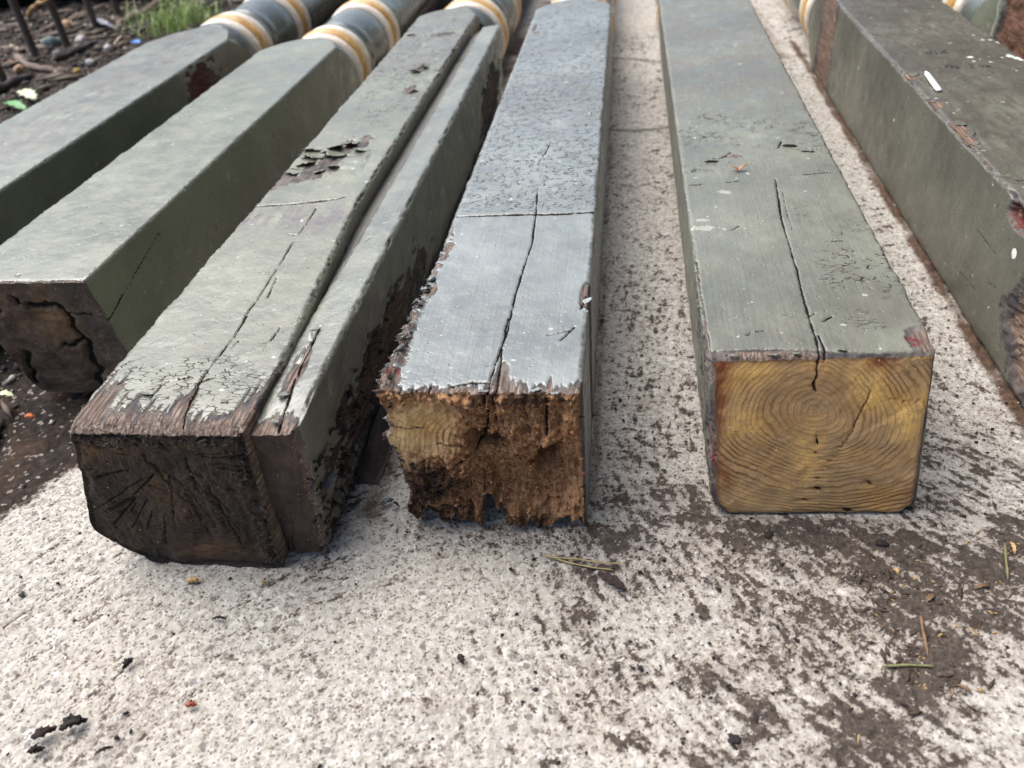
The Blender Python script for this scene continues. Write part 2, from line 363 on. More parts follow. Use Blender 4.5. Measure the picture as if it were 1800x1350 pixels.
class Post:
    """swept body with its front at yfront(x, z) and a shoulder at the far end"""
    def __init__(s, name, corners, radii, sp, yfront, y1, mat, origin, parent, field, d0=.001, g=.004, shoulder=True, part='post_body', axis=None, capmat=None, capfield=None, ncap=70, ctr=None, seed=0):
        pts, nor, sid = section(corners, radii, sp)
        n = len(pts); x0, z0 = pts[:, 0], pts[:, 1]; yf = yfront(x0, z0)
        if shoulder:
            r = np.hypot(x0-axis[0], z0-axis[1]); ye = y1-2.2*np.maximum(0, r-.069)-8*np.maximum(0, r-.082)**1.5
        else: ye = np.full(n, y1)
        Lg = y1-yf.mean(); S = rows(Lg, d0, g); u = (S/Lg)[:, None]
        Y = yf[None]*(1-u)+ye[None]*u
        X = np.repeat(x0[None], len(S), 0); Z = np.repeat(z0[None], len(S), 0)
        NX = np.repeat(nor[None, :, 0], len(S), 0); NZ = np.repeat(nor[None, :, 1], len(S), 0)
        Sd = np.repeat(S[:, None], n, 1)
        A = dict(loss=-np.ones_like(X), crack=np.zeros_like(X), white=np.zeros_like(X), stain_shade=np.zeros_like(X), red=np.zeros_like(X), crk=np.zeros_like(X))
        X, Y, Z, D = field(X, Y, Z, NX, NZ, Sd, A, sid)
        # paint stands proud of bare wood; cracks cut in; every long edge slightly uneven
        bare = ss(A['loss'], -.05, .08); corner = np.minimum(abs(NX), abs(NZ))*1.4
        D = D+(1-bare)*.0006+bare*(fbm(X*420, Y*16, seed+1, 4, .6)*.0022-.0004)
        D = D+(fbm(Y*70+seed, (X+Z)*20, seed+2, 4, .6)*.0028+fbm(Y*330+seed, (X+Z)*200, seed+5, 3, .6)*.0022)*corner-ss(A['crack'], .5, .95)*.0016
        D = D+fbm((X+Z)*38, Y*38, seed+3, 3)*.0011
        X = X+NX*D; Z = Z+NZ*D
        V = np.stack([X, Y, Z], -1)
        s.front = V[0]; s.bodyV = V.reshape(-1, 3); s.bodyN = np.stack([NX, NZ], -1).reshape(-1, 2)
        s.body = mesh(part, V.reshape(-1, 3), grid_faces(len(S), n, True)[:, ::-1].copy(), mat, parent, origin, {k: a for k, a in A.items()})
        # far cap (simple fan of rings)
        c = V[-1].mean(0); K = np.array([1, .5, .02])[:, None, None]
        Vc = c+(V[-1][None]-c)*K; Vc[1:, :, 1] = V[-1][:, 1].max()+.001
        mesh('shoulder' if shoulder else 'back_end', Vc.reshape(-1, 3), grid_faces(3, n, True)[:, ::-1].copy(), mat, parent, origin)
        if capmat:
            P0 = V[0]; c = np.array([ctr[0], 0, ctr[1]]) if ctr else P0.mean(0)
            K = np.linspace(1, 0.004, ncap)
            XX = c[0]+(P0[None, :, 0]-c[0])*K[:, None]; ZZ = c[2]+(P0[None, :, 2]-c[2])*K[:, None]
            ed = (1-K)[:, None]*np.hypot(P0[:, 0]-c[0], P0[:, 2]-c[2])[None]      # rough distance from the rim
            Bf = np.interp(K, [0, 1], [0, 1])[:, None]
            yb = yfront(XX, ZZ)+(P0[:, 1]-yfront(P0[:, 0], P0[:, 2]))[None]*Bf**8
            C = dict(ring=np.zeros_like(XX), crack=np.zeros_like(XX), dark=np.zeros_like(XX), ochre=np.zeros_like(XX), redw=np.zeros_like(XX), rot=np.zeros_like(XX))
            dy = capfield(XX, ZZ, ed, C)
            YY = yb+dy*ss(ed, 0, .003)
            Vc = np.stack([XX, YY, ZZ], -1).reshape(-1, 3)
            s.capW = (np.repeat(K, n)**.7); s.capV = Vc; s.capC = {k: v.ravel() for k, v in C.items()}
            s.cap = mesh('cut_end', Vc, grid_faces(ncap, n, True), capmat, parent, origin, C)
GREEN_T = paint_mat('turned_paint', L(84, 90, 84), .24, brush=.2, spec=.9)
def ring_mat(name, c1, c2, c3):
    t = NT(name); st = t.noise(1, 4, .6, t.sc((25, 330, 25))); n = t.noise(60, 4)
    col = t.mix(t.step(st, .5, .66, 0, .8), t.mix(t.step(n, .4, .6), c1, c2), c3); col = t.mix(t.step(t.noise(130, 4, .7), .6, .68, 0, .7), col, L(120, 100, 80))
    return t.end(col, .38, t.noise(150, 4), .0006)
WHITE_R = ring_mat('white_ring_paint', L(226, 218, 204), L(208, 196, 180), L(205, 178, 140))
GOLD_R = ring_mat('gold_ring_paint', L(206, 168, 108), L(190, 148, 86), L(120, 84, 44))
def lathe(name, prof, c, mat, parent, origin, seg=72):
    a = np.linspace(0, 2*math.pi, seg, endpoint=False); V = []
    for y, r in prof: V.append(np.stack([c[0]+r*np.cos(a), np.full(seg, y), c[1]+r*np.sin(a)], -1))
    V = np.concatenate(V); z = np.zeros(len(V))
    return mesh(name, V, grid_faces(len(prof), seg, True), mat, parent, origin, dict(loss=z-1, crack=z, white=z, stain_shade=z, red=z, crk=z))
def turned(c, y1, R, parent, origin, yend=2.7):
    k = R/.069
    lathe('neck', [(y1-.03, .06*k), (y1+.004, .066*k), (y1+.012, .0675*k), (y1+.02, .066*k), (y1+.024, .061*k), (y1+.031, .061*k)], c, GREEN_T, parent, origin)
    def ringset(y):
        e = lambda a, b, r0, r1: [(a, r0-.004)]+[(a+(b-a)*q, r0+(r1-r0)*math.sin(math.pi*q)**.6) for q in np.linspace(0, 1, 9)]+[(b, r0-.004)]
        lathe('white_ring', e(y, y+.025, .063*k, .069*k), c, WHITE_R, parent, origin)
        lathe('gold_ring', e(y+.025, y+.055, .065*k, .0705*k), c, GOLD_R, parent, origin)
        lathe('white_ring', e(y+.055, y+.080, .063*k, .069*k), c, WHITE_R, parent, origin)
    ringset(y1+.03)
    p = [(y1+.107, .058), (y1+.112, .062), (y1+.125, .0635), (y1+.13, .0605), (y1+.134, .0605), (y1+.14, .064), (y1+.15, .0645), (y1+.158, .0605), (y1+.164, .059),
         (y1+.175, .0605), (y1+.20, .0635), (y1+.23, .065), (y1+.262, .062)]
    lathe('turned_shaft', [(a, b*k) for a, b in p], c, GREEN_T, parent, origin)
    ringset(y1+.26)
    p = [(y1+.337, .058), (y1+.345, .061), (y1+.36, .062), (y1+.366, .058), (y1+.40, .056), (y1+.7, .052), (yend, .05), (yend+.001, .002)]
    lathe('turned_shaft', [(a, b*k) for a, b in p], c, GREEN_T, parent, origin)
FX = [-9, 9]
def flake(parent, origin, x, y, z, w, l, ang, lift, mat, up=True):
    """curled chip of paint: hinged along one side, free edge lifted"""
    x = min(max(x, FX[0]), FX[1]); n = 9; U, Vv = np.meshgrid(np.linspace(-1, 1, n), np.linspace(0, 1, n))
    sd = rnd.random()*90
    wd = w*(.55+.35*fbm(Vv*3+sd, Vv*0, 3, 2)+.2)*(1-.35*Vv)
    lx = U*wd; ly = Vv*l*(1+.5*fbm(U*3+sd, U*0, 6, 3)); lz = lift*Vv**1.8*(1-.4*U*U*rnd.random())
    ca, sa = math.cos(ang), math.sin(ang)
    X = x+lx*ca-ly*sa; Y = y+lx*sa+ly*ca; Zz = z+lz+fbm(X*300, Y*300, 5, 2)*.0006
    z_ = np.zeros(n*n)
    o = mesh('paint_flake', np.stack([X, Y, Zz], -1).reshape(-1, 3), grid_faces(n, n), mat, parent, origin, dict(loss=z_-1, crack=z_, white=z_, stain_shade=z_, red=z_, crk=z_))
    m = o.modifiers.new('t', 'SOLIDIFY'); m.thickness = .0005
    return o
def top(px, py, h): return at(px, py, h)[:2]
def tops(l, h): return [top(a, b, h) for a, b in l]
def groove(X, Y, U, pts, w, jit=.0013, seed=0):
    d = dpoly(X+fbm(Y*260, X*20, 60+seed, 4, .65)*jit, Y+fbm(X*190, Y*20, 70+seed, 3)*jit, pts)
    w2 = (.0008+w*.66)*(.35+1.2*vn(X*80+seed, Y*110, 80+seed))
    return np.clip(1-d/w2, 0, 1)*U
def blob(X, Y, cx, cy, rx, ry): return 1-np.hypot((X-cx)/rx, (Y-cy)/ry)
h = .135
FX[:] = [.055, .19]
# ---- post E: clean sawn end with bright growth rings
PE = paint_mat('grey_green_paint', L(102, 104, 92), .38, crk=.1, spec=.8)
def e_front(x, z): return .4395+(x-.125)*.04+(z-.135)*.09+fbm(x*90, z*90, 3, 3)*.0012
def e_field(X, Y, Z, NX, NZ, S, A, sid):
    U = ss(NZ, .35, .8); Lf = ss(-NX, .35, .8)
    ck = groove(X, Y, U, tops([(1363, 315), (1368, 350), (1372, 380), (1385, 425), (1402, 480), (1410, 520), (1425, 570), (1438, 612), (1443, 640)], h), .0016, seed=1)
    ck = np.maximum(ck, groove(X, Y, U, tops([(1376, 338), (1382, 372), (1392, 405)], h), .0010, seed=2)*.8)
    ck = np.maximum(ck, groove(X, Y, U, tops([(1437, 590), (1448, 612), (1452, 640)], h), .0008, seed=2))
    jt = groove(X, Y, U, tops([(1213, 327), (1280, 321), (1345, 313), (1420, 307), (1485, 302)], h), .0032, seed=3)*(.62+.38*ss(fbm(X*60, Y*0, 4, 2), -.1, .1))
    for i, pl in enumerate([[(1232, 280), (1268, 279), (1285, 268)], [(1352, 264), (1368, 260), (1373, 249), (1405, 250)], [(1390, 262), (1420, 262), (1446, 263)],
                            [(1312, 590), (1325, 584), (1342, 582)], [(1216, 260), (1230, 258)], [(1216, 303), (1228, 297)], [(1282, 408), (1300, 398)], [(1447, 566), (1462, 558)],
                            [(1466, 455), (1478, 448)], [(1455, 425), (1480, 424)], [(1420, 560), (1432, 552)], [(1212, 226), (1225, 224)]]):
        ck = np.maximum(ck, groove(X, Y, U, tops(pl, h), .0018 if i in (1, 0) else .0013, seed=4+i))
    A['crack'] = np.maximum(ck, jt)
    n = fbm(X*120, Y*120, 11, 4, .6); nl = fbm(X*60, Y*60, 12, 3)
    lo = -.5-18*(S-.0035)/.05*1.0+n*.9-.2
    lo = np.maximum(-1, np.minimum(lo, .35))*1.0
    q = at(1622, 600, h); lo = np.maximum(lo, blob(X, Y, q[0]+.003, q[1], .013, .017)*1.6+n*.9)
    q = at(1345, 622, h); lo = np.maximum(lo, blob(X, Y, q[0], q[1], .042, .0045)*1.2+n*.7)
    q = at(1335, 272, h); lo = np.maximum(lo, (blob(X, Y, q[0]-.025, q[1]-.002, .014, .008)+n*1.6-.35))
    # broken left arris and side towards the sawn end
    near = ss(Y, .66, .44); crn = np.clip(-NX*NZ*2.2, 0, 1)
    lo = np.maximum(lo, en(crn+Lf, (crn*1.3+Lf*1.0)*near+fbm(Y*55, Z*90, 15, 5, .7)*3.0-.7-.25*(1-near)))
    chips = np.clip(NX*NZ*2.2, 0, 1)
    lo = np.maximum(lo, en(chips, chips*1.0+fbm(Y*90, Z*160, 16, 5, .75)*2.4-1.2))
    A['loss'] = lo
    q = at(1590, 600, h); A['red'] = np.clip(blob(X, Y, q[0]+.002, q[1], .012, .007)*2, 0, 1)+np.clip(Lf*near*(fbm(Y*30, Z*60, 19, 2)-.1)*4, 0, 1)
    A['stain_shade'] = .4*ss(Y, .8, 1.1)*U+.22
    wh = np.maximum(.9*blob(X, Y, *top(1245, 402, h), .022, .006)+fbm(X*150, Y*150, 33, 3)*1.3, .6*blob(X, Y, *top(1275, 338, h), .018, .008)+fbm(X*200, Y*200, 34, 3)*1.1)
    wh = np.maximum(wh, .9*blob(X, Y, *top(1236, 388, h), .012, .004)+fbm(X*150, Y*150, 35, 3)); A['white'] = wh*U
    A['crk'] = (.30+.4*np.exp(-((Y-.55)/.08)**2)*ss(X, .12, .15)+.3*np.exp(-((Y-.85)/.1)**2))*U
    D = -.0028*np.exp(-S/.0025)
    D = D-ss(A['loss'], 0, .5)*(Lf+crn)*.0016
    D = D+np.exp(-((Y-.83)/.02)**2)*U*fbm(X*50, Y*90, 41, 3)*.003
    # left side leans: the foot is 8 mm right of the top arris
    X = X+.010*(1-Z/h)*ss(X, .12, .05)
    X = X+ss(X, .15, .19)*.010*(1-Z/h)
    return X, Y, Z, D
PITH_E = at_y(1428, 716, .44)
def e_cap(X, Z, ed, C):
    dx, dz = X-PITH_E[0], Z-PITH_E[2]
    th = np.arctan2(dz, dx); r = np.hypot(dx*.82, dz)
    r = r*(1+.10*np.sin(2*th+.6)+.06*np.sin(3*th)); C['ring'] = r+.0014*np.sin(r*150)+.0007*np.sin(r*330+1)+.003*fbm(X*40, Z*40, 2, 3)
    P = lambda l: [(at_y(a, b, .437)[0], at_y(a, b, .437)[2]) for a, b in l]
    ck = 0
    for i, (pl, w_) in enumerate([([(1440, 615), (1434, 660), (1433, 690)], .0016), ([(1432, 760), (1436, 800), (1437, 850), (1440, 900)], .0008), ([(1530, 690), (1490, 765), (1440, 820), (1402, 878)], .0009),
                                  ([(1520, 830), (1545, 880)], .0005), ([(1560, 705), (1640, 712)], .0005), ([(1320, 870), (1300, 890)], .0006), ([(1490, 900), (1482, 880)], .001)]):
        d = dpoly(X+fbm(Z*160, X*60, 5+i, 4)*.0045, Z+fbm(X*160, Z*60, 6+i, 4)*.0045, P(pl)); ck = np.maximum(ck, np.clip(1-d/(w_*.85*(.5+vn(X*90+i, Z*90, 3))), 0, 1))
    C['crack'] = ck*.92
    bl = lambda px, py, rx, ry: np.clip(1.5*blob(X, Z, at_y(px, py, .437)[0], at_y(px, py, .437)[2], rx, ry), 0, 1)
    C['ochre'] = np.clip(np.maximum.reduce([bl(1525, 660, .016, .03), bl(1420, 790, .014, .03), bl(1600, 730, .02, .03), bl(1330, 660, .03, .02)*.6, bl(1540, 700, .012, .02), bl(1300, 745, .02, .02)*.7])+fbm(X*80, Z*80, 9, 3)*.9, 0, 1)
    C['redw'] = np.clip(np.maximum.reduce([bl(1262, 700, .010, .05)*.9, bl(1255, 830, .016, .026), bl(1560, 640, .016, .012), bl(1610, 860, .014, .02)*.7, bl(1265, 640, .014, .014)]), 0, 1)
    C['dark'] = np.clip(ss(ed, .004, 0)*.7+.25*ss(fbm(X*30, Z*30, 21, 3), .05, .2), 0, 1)
    sawcut = ss((X-at_y(1500, 765, .437)[0])*.7+(Z-at_y(1500, 765, .437)[2])*-1.0, -.001, .001)
    return -sawcut*.0006-ck*-.003+fbm(X*70, Z*70, 31, 4)*.0018+fbm(X*260, Z*260, 35, 3)*.0007
ME_ = grain_mat('yellow_end_grain', [(.3, L(158, 130, 96)), (.5, L(188, 154, 112)), (.7, L(204, 156, 92))], L(100, 74, 52), 285, L(84, 54, 34), .85, ochrec=L(240, 192, 112), speck=L(225, 205, 160))
tE = thing('porch_post', 'grey green wooden post with clean yellow sawn end showing growth rings', 'post', (.125, .44, 0), 'old porch posts lying side by side')
oE = tuple(tE.location)
Post('E', [(.052, 0.0), (.052, h), (.195, h), (.196, .0)], [.020, .003, .003, .014], [.0012, .0009, .0014, .006], e_front, 1.60, PE, oE, tE, e_field, d0=.0008, g=.0028,
     axis=(.124, .0675), capmat=ME_, capfield=e_cap, ncap=85, seed=100)
turned((.124, .0675), 1.60, .069, tE, oE)
for px, py, w_, l_, an, lf in [(1250, 283, 9, 6, .1, 2.0), (1388, 256, 10, 6, .1, 2.4), (1420, 266, 9, 4, 0, 1.4), (1326, 589, 6, 4, .2, 1.5), (1360, 622, 8, 4, 3.1, 1.6), (1480, 614, 8, 4, 3.0, 2.2), (1290, 624, 7, 3, 3.1, 1.5), (1282, 288, 5, 5, .5, 1.0), (1470, 424, 5, 3, 0, .8), (1400, 620, 6, 3, 3.2, 1.2), (1237, 545, 3, 7, 1.2, 2.5), (1228, 480, 2, 6, 1.5, 1.5)]:
    x, y, _ = at(px, py, h); big = py < 270 or (py < 290 and px < 1260); flake(tE, oE, x, y, h+.0004, w_*(.0011 if big else .0006), l_*.0008, math.pi+rnd.uniform(-.3, .3) if big else an, lf*(.0014 if big else .0008), PE)
FX[:] = [-.152, -.033]
# ---- post D: rotten orange end
PD = paint_mat('pale_grey_crackled_paint', L(112, 117, 114), .33, crk=.6, spec=1.)
def d_front(x, z): return .400+(h-z)*.05+fbm(x*60, z*60, 13, 4, .6)*.006*ss(z, .13, .08)+fbm(x*260, z*30, 14, 3)*.004
_nb = None
def d_field(X, Y, Z, NX, NZ, S, A, sid):
    U = ss(NZ, .35, .8); Lf = ss(-NX, .2, .8); Rt = ss(NX, .35, .8)
    T = lambda l: tops(l, h)
    ck = groove(X, Y, U, T([(945, 330), (942, 378), (935, 430), (915, 490), (903, 530), (893, 580), (878, 620), (868, 650), (856, 690), (854, 720)]), .0019, seed=21)
    ck = np.maximum(ck, groove(X, Y, U, T([(893, 560), (884, 600), (880, 640), (872, 690), (868, 720)]), .0013, seed=22))
    ck = np.maximum(ck, groove(X, Y, U, T([(855, 645), (870, 640)]), .0010, seed=23))
    jt = groove(X, Y, U, T([(800, 382), (860, 380), (930, 378), (990, 377), (1050, 374)]), .0060, .0012, seed=24)
    ck = np.maximum(ck, jt)
    # long shallow split near the left arris
    ck = np.maximum(ck, groove(X, Y, U, T([(938, 30), (905, 95), (880, 165), (850, 240), (815, 330), (803, 380)]), .0016, seed=25)*(.5+.5*fbm(Y*25, Y*0, 3, 2)))
    for i, pl in enumerate([[(945, 290), (960, 268), (968, 250)], [(700, 690), (712, 665)], [(722, 690), (732, 668)], [(750, 693), (760, 675)], [(790, 680), (830, 674), (880, 675)],
                            [(1020, 545), (1030, 520)], [(963, 590), (1000, 582)], [(985, 600), (1010, 575)], ]):
        ck = np.maximum(ck, groove(X, Y, U, T(pl), .0012, seed=26+i))
    A['crack'] = ck
    n = fbm(X*140, Y*140, 51, 4, .6); slit = fbm(X*420, Y*30, 52, 3, .6)
    lo = .8-S/.0055+slit*2.2
    q = at(875, 690, h); lo = np.maximum(lo, blob(X, Y, q[0], q[1], .006, .035)*1.1+n*.5)
    q = at(960, 690, h); lo = np.maximum(lo, blob(X, Y, q[0], q[1], .045, .010)*.9+slit*2.2)
    dl = X+.158                               # broken strip along the left arris
    strip = (1-ss(dl+fbm(Y*40, Y*0, 53, 3)*.008, .004, .0125))*ss(Y, .67, .60)
    lo = np.maximum(lo, en(strip, strip*1.05+fbm(X*220, Y*160, 54, 4, .7)*2.6-.75))
    lo = np.maximum(lo, en(Lf, Lf*1.1*ss(Y, .62, .5)+fbm(Y*60, Z*90, 55, 4)*2.4-.7))
    for px, py, rx, ry in [(1030, 520, .005, .02), (940, 50, .003, .02), (944, 58, .006, .006), (995, 305, .003, .003)]:
        q = at(px, py, h); lo = np.maximum(lo, blob(X, Y, q[0], q[1], rx, ry)*1.5+n*.6)
    lo = np.maximum(lo, en(Rt, Rt*(.5*ss(Y, .55, .42))+fbm(Y*30, Z*80, 57, 4)*2.4-1.05))
    A['loss'] = np.clip(lo, -1, 1.2)
    A['red'] = np.clip(blob(X, Y, *top(697, 655, h), .004, .008)*2, 0, 1)*.8
    A['stain_shade'] = .3*np.exp(-((Y-1.0)/.12)**2)*U+.15
    A['crk'] = (.75+.45*np.exp(-((Y-.76)/.08)**2)+.25*np.exp(-((Y-1.1)/.08)**2)*ss(X, -.1, -.06))*ss(Y, .664, .67)*U
    A['white'] = .35*strip*ss(fbm(X*300, Y*300, 58, 3), .05, .2)
    rough_l = (1-ss(X, -.162, -.148))*ss(Y, .66, .44)
    D = -.0012*np.exp(-S/.003)+rough_l*fbm(Y*95, Z*95+X*60, 59, 5, .65)*.012
    lump = ss(-NX, .05, .6)*ss(Y, .60, .45)*((fbm(Y*85, Z*85, 60, 5, .75)+.12)*.015+.0035*ss(Z, .06, .12))*ss(Z, .03, .07)
    D = D+lump
    # ragged foot: bites out of the underside near the cut
    bite = np.zeros_like(X)
    for px, wd, dp in [(866, .008, .030), (886, .004, .024), (755, .010, .016), (1000, .014, .011), (720, .008, .006), (800, .003, .010), (935, .003, .008)]:
        bx = at_y(px, 930, .405)[0]; bite = np.maximum(bite, dp*ss(abs(X-bx), wd, wd*.3))
    bite = bite+.007*(fbm(X*110, X*0, 61, 3)+.2)
    Z = Z+bite*ss(S, .05, .0)*ss(Z, .035, .0)
    X = X+ss(Z, .10, .0)*ss(X, -.08, -.15)*(-.002+.012*(fbm(Z*45, Y*12, 62, 3)+.1))
    return X, Y, Z, D
def d_cap(X, Z, ed, C):
    P = lambda px, py: (at_y(px, py, .403)[0], at_y(px, py, .403)[2])
    pc = P(905, 800); C['ring'] = np.hypot((X-pc[0])*.9, Z-pc[1])+.002*fbm(X*50, Z*50, 3, 3)
    bl = lambda px, py, rx, ry: np.clip(1.6*blob(X, Z, *P(px, py), rx, ry)+fbm(X*140, Z*140, 4, 3)*.8, 0, 1)
    sound = np.clip(np.maximum(bl(745, 750, .036, .032), bl(700, 780, .015, .04)*.9), 0, 1)
    rot = np.clip(1-sound*1.1, 0, 1); C['rot'] = rot
    C['dark'] = np.clip(np.maximum.reduce([bl(735, 855, .046, .028), bl(740, 915, .06, .024), bl(860, 775, .012, .014), bl(900, 932, .08, .014), bl(905, 700, .05, .008)*.6])+ss(ed, .003, 0)*.4, 0, 1)
    C['ochre'] = np.clip(np.maximum(bl(745, 745, .03, .025)*.5, bl(860, 720, .05, .01)*.3), 0, 1)
    C['redw'] = np.clip(bl(960, 800, .05, .035)*.4+bl(900, 720, .05, .01)*.4, 0, 1)
    hole = 0
    for px, py, rx, ry, an, dp in [(958, 830, .009, .021, -.45, .030), (850, 775, .013, .013, 0, .026), (880, 775, .006, .006, .2, .010), (925, 755, .004, .005, 0, .006), (700, 905, .01, .008, 0, .008), (990, 880, .006, .004, 0, .004)]:
        c = P(px, py); u = (X-c[0])*math.cos(an)+(Z-c[1])*math.sin(an); v = -(X-c[0])*math.sin(an)+(Z-c[1])*math.cos(an)
        q = 1-np.hypot(u/rx, v/ry)+fbm(X*240, Z*240, 8, 3)*.5; hole = np.maximum(hole, dp*ss(q, -.05, .5))
    ck = 0
    for pl, w_ in [([(852, 690), (858, 740), (848, 790), (810, 815), (775, 830)], .0016), ([(868, 690), (872, 745)], .0013), ([(960, 700), (962, 760)], .0018), ([(770, 780), (820, 785)], .0010), ([(690, 750), (745, 750)], .0006), ([(1000, 770), (1022, 772)], .0006)]:
        d = dpoly(X+fbm(Z*200, X*30, 5, 3)*.003, Z+fbm(X*200, Z*30, 6, 3)*.002, [P(a, b) for a, b in pl]); ck = np.maximum(ck, np.clip(1-d/w_, 0, 1))
    C['crack'] = ck
    low = ss(Z, .06, .0)
    y = rot*(-abs(fbm(X*80, Z*80, 74, 4, .6))*.022+fbm(X*110, Z*110, 71, 5, .65)*.015+fbm(X*420, Z*330, 72, 3, .6)*.007)+hole+ck*.006
    bw = 1-np.hypot((X-P(915, 850)[0])/.058, (Z-P(915, 850)[1])/.042)
    y = y+rot*.017*ss(bw+fbm(X*45, Z*45, 76, 4)*.7, -.1, .6)
    y = y+low*(fbm(X*200, Z*40, 73, 4, .65)*.013+.002)+rot*.002+(1-rot)*fbm(X*200, Z*200, 75, 3)*.0012
    return y
MD_ = grain_mat('rotten_end_grain', [(.3, L(160, 130, 92)), (.5, L(190, 160, 118)), (.7, L(206, 176, 130))], L(44, 30, 23), 300, L(100, 62, 34), .9, rough=.9,
                crumbs=[(.30, L(76, 50, 35)), (.42, L(150, 106, 74)), (.54, L(192, 144, 102)), (.70, L(228, 192, 148))], speck=L(226, 214, 196))
tD = thing('porch_post', 'pale grey post with crackled paint and crumbling orange rotten end', 'post', (-.095, .40, 0), 'old porch posts lying side by side')
oD = tuple(tD.location)
postD = Post('D', [(-.163, 0.002), (-.158, h), (-.029, h), (-.030, .002)], [.010, .006, .003, .004], [.0010, .0009, .0014, .0011], d_front, 1.535, PD, oD, tD, d_field, d0=.0008, g=.0028,
     axis=(-.0935, .0675), capmat=MD_, capfield=d_cap, ncap=95, seed=200)
turned((-.0935, .0675), 1.535, .067, tD, oD)
for px, py, w_, l_, an, lf in [(1028, 530, 5, 9, -1.4, 3.5), (1022, 548, 6, 5, -1.2, 3), (708, 560, 5, 7, 1.5, 5), (700, 580, 4, 7, 1.2, 4), (722, 530, 4, 6, 1.0, 4), (740, 500, 3, 6, 1.3, 3), (690, 610, 6, 8, .8, 5), (678, 640, 6, 8, 1.2, 4), (672, 668, 6, 8, 1.8, 5),
                               (756, 470, 3, 5, 1.0, 2), (768, 445, 3, 6, 1.2, 2), (1043, 402, 3, 5, -1.5, 2), (850, 684, 7, 3, 3.0, 1.6), (940, 682, 6, 4, 3.3, 1.8), (975, 688, 5, 3, 3.1, 1.5), (1010, 378, 6, 3, .1, 1.6), (830, 384, 6, 2, .1, 1.2), (925, 381, 6, 2, 0, 1.2)]:
    x, y, _ = at(px, py, h); flake(tD, oD, x, y, h-.0004, w_*.0008, l_*.0008, an+rnd.uniform(-.6, .6), lf*.0004, PD)
FX[:] = [-.352, -.2]
# ---- post C: black checked end, with a trim board along its right side
PC = paint_mat('weathered_sage_paint', L(105, 107, 90), .36, crk=.2, spec=.9, stain_shade_c=L(92, 85, 80))
def c_front(x, z): return .361+fbm(x*80, z*80, 23, 3)*.003+fbm(x*300, z*20, 24, 3)*.002
def c_field(X, Y, Z, NX, NZ, S, A, sid):
    U = ss(NZ, .35, .8); Lf = ss(-NX, .3, .8); Rt = ss(NX, .35, .8)
    T = lambda l: tops(l, h)
    ck = groove(X, Y, U, T([(556, 367), (540, 392), (518, 423), (492, 465), (470, 500), (450, 530), (432, 555), (428, 562)]), .0012, seed=41)
    ck = np.maximum(ck, groove(X, Y, U, T([(434, 556), (411, 594), (389, 622), (358, 662), (333, 708), (318, 745)]), .0018, seed=42))
    ck = np.maximum(ck, groove(X, Y, U, T([(425, 366), (470, 362), (520, 359), (580, 352), (635, 346)]), .0050, seed=43))
    for i, pl in enumerate([[(507, 413), (522, 415)], [(486, 490), (470, 525)], [(500, 575), (480, 600)], [(205, 675), (235, 665)], [(265, 700), (290, 672), (330, 665)], [(420, 600), (408, 612)], [(330, 652), (355, 640)], [(345, 675), (375, 665)],
                            [(310, 690), (330, 680)], [(712, 130), (735, 122), (745, 112), (760, 120)], [(716, 160), (738, 160)], [(715, 62), (740, 62)], [(795, 88), (820, 84)]]):
        ck = np.maximum(ck, groove(X, Y, U, T(pl), .0016, seed=44+i))
    A['crack'] = ck
    n = fbm(X*130, Y*130, 81, 4, .6); slit = fbm(X*380, Y*26, 82, 4, .6)
    wid = np.interp(X, [-.36, -.335, -.31, -.295, -.28, -.262, -.24], [.052, .040, .016, .016, .012, .014, .055])
    lo = 1.0-S/wid+slit*2.0+n*.5
    q = at(345, 690, h); lo = np.maximum(lo, blob(X, Y, *top(320, 715, h), .007, .018)*1.3+slit*1.5)
    for px, py, rx, ry in [(580, 285, .012, .025), (548, 302, .012, .02), (500, 315, .014, .02), (612, 258, .01, .02), (640, 250, .007, .018), (738, 122, .012, .018), (728, 158, .01, .014), (785, 60, .02, .01)]:
        lo = np.maximum(lo, np.minimum(blob(X, Y, *top(px, py, h), rx*1.35, ry*1.35)*1.2+n*1.8-.1, .22))
    crn = np.clip(abs(NX)*NZ*2.2, 0, 1)
    lo = np.maximum(lo, en(crn, crn*.9+fbm(Y*90, Z*160, 85, 5, .75)*2.6-.9))
    lo = np.maximum(lo, en(Lf, Lf*(ss(Y, .44, .37)*1.4)+n*.8-.6))
    A['loss'] = np.clip(lo, -1, 1.2)
    A['red'] = np.clip(blob(X, Y, *top(237, 680, h), .006, .006)*2, 0, 1)
    A['stain_shade'] = 1.0*np.exp(-((Y-.67)/.025)**2)*U+.5*ss(Y, .95, 1.3)*U+.3*U
    A['white'] = (.62*blob(X, Y, *top(410, 520, h), .004, .030)+fbm(X*120, Y*120, 88, 3)*.9)*.8*U
    A['crk'] = (.35+.3*ss(Y, .5, .42)+.3*ss(Y, .8, 1.1))*U
    D = -.006*np.exp(-S/.006)*np.clip(NZ+.3, 0, 1)-.0014*Lf*np.exp(-S/.004)
    D = D+np.exp(-((Y-.80)/.03)**2)*U*fbm(X*45, Y*60, 89, 3)*.004
    X = X-ss(X, -.29, -.25)*.020*np.clip((Y-.43)/.27, 0, 1)      # arris draws back where the moulding groove opens
    return X, Y, Z, D
PITH_C = at_y(300, 800, .366)
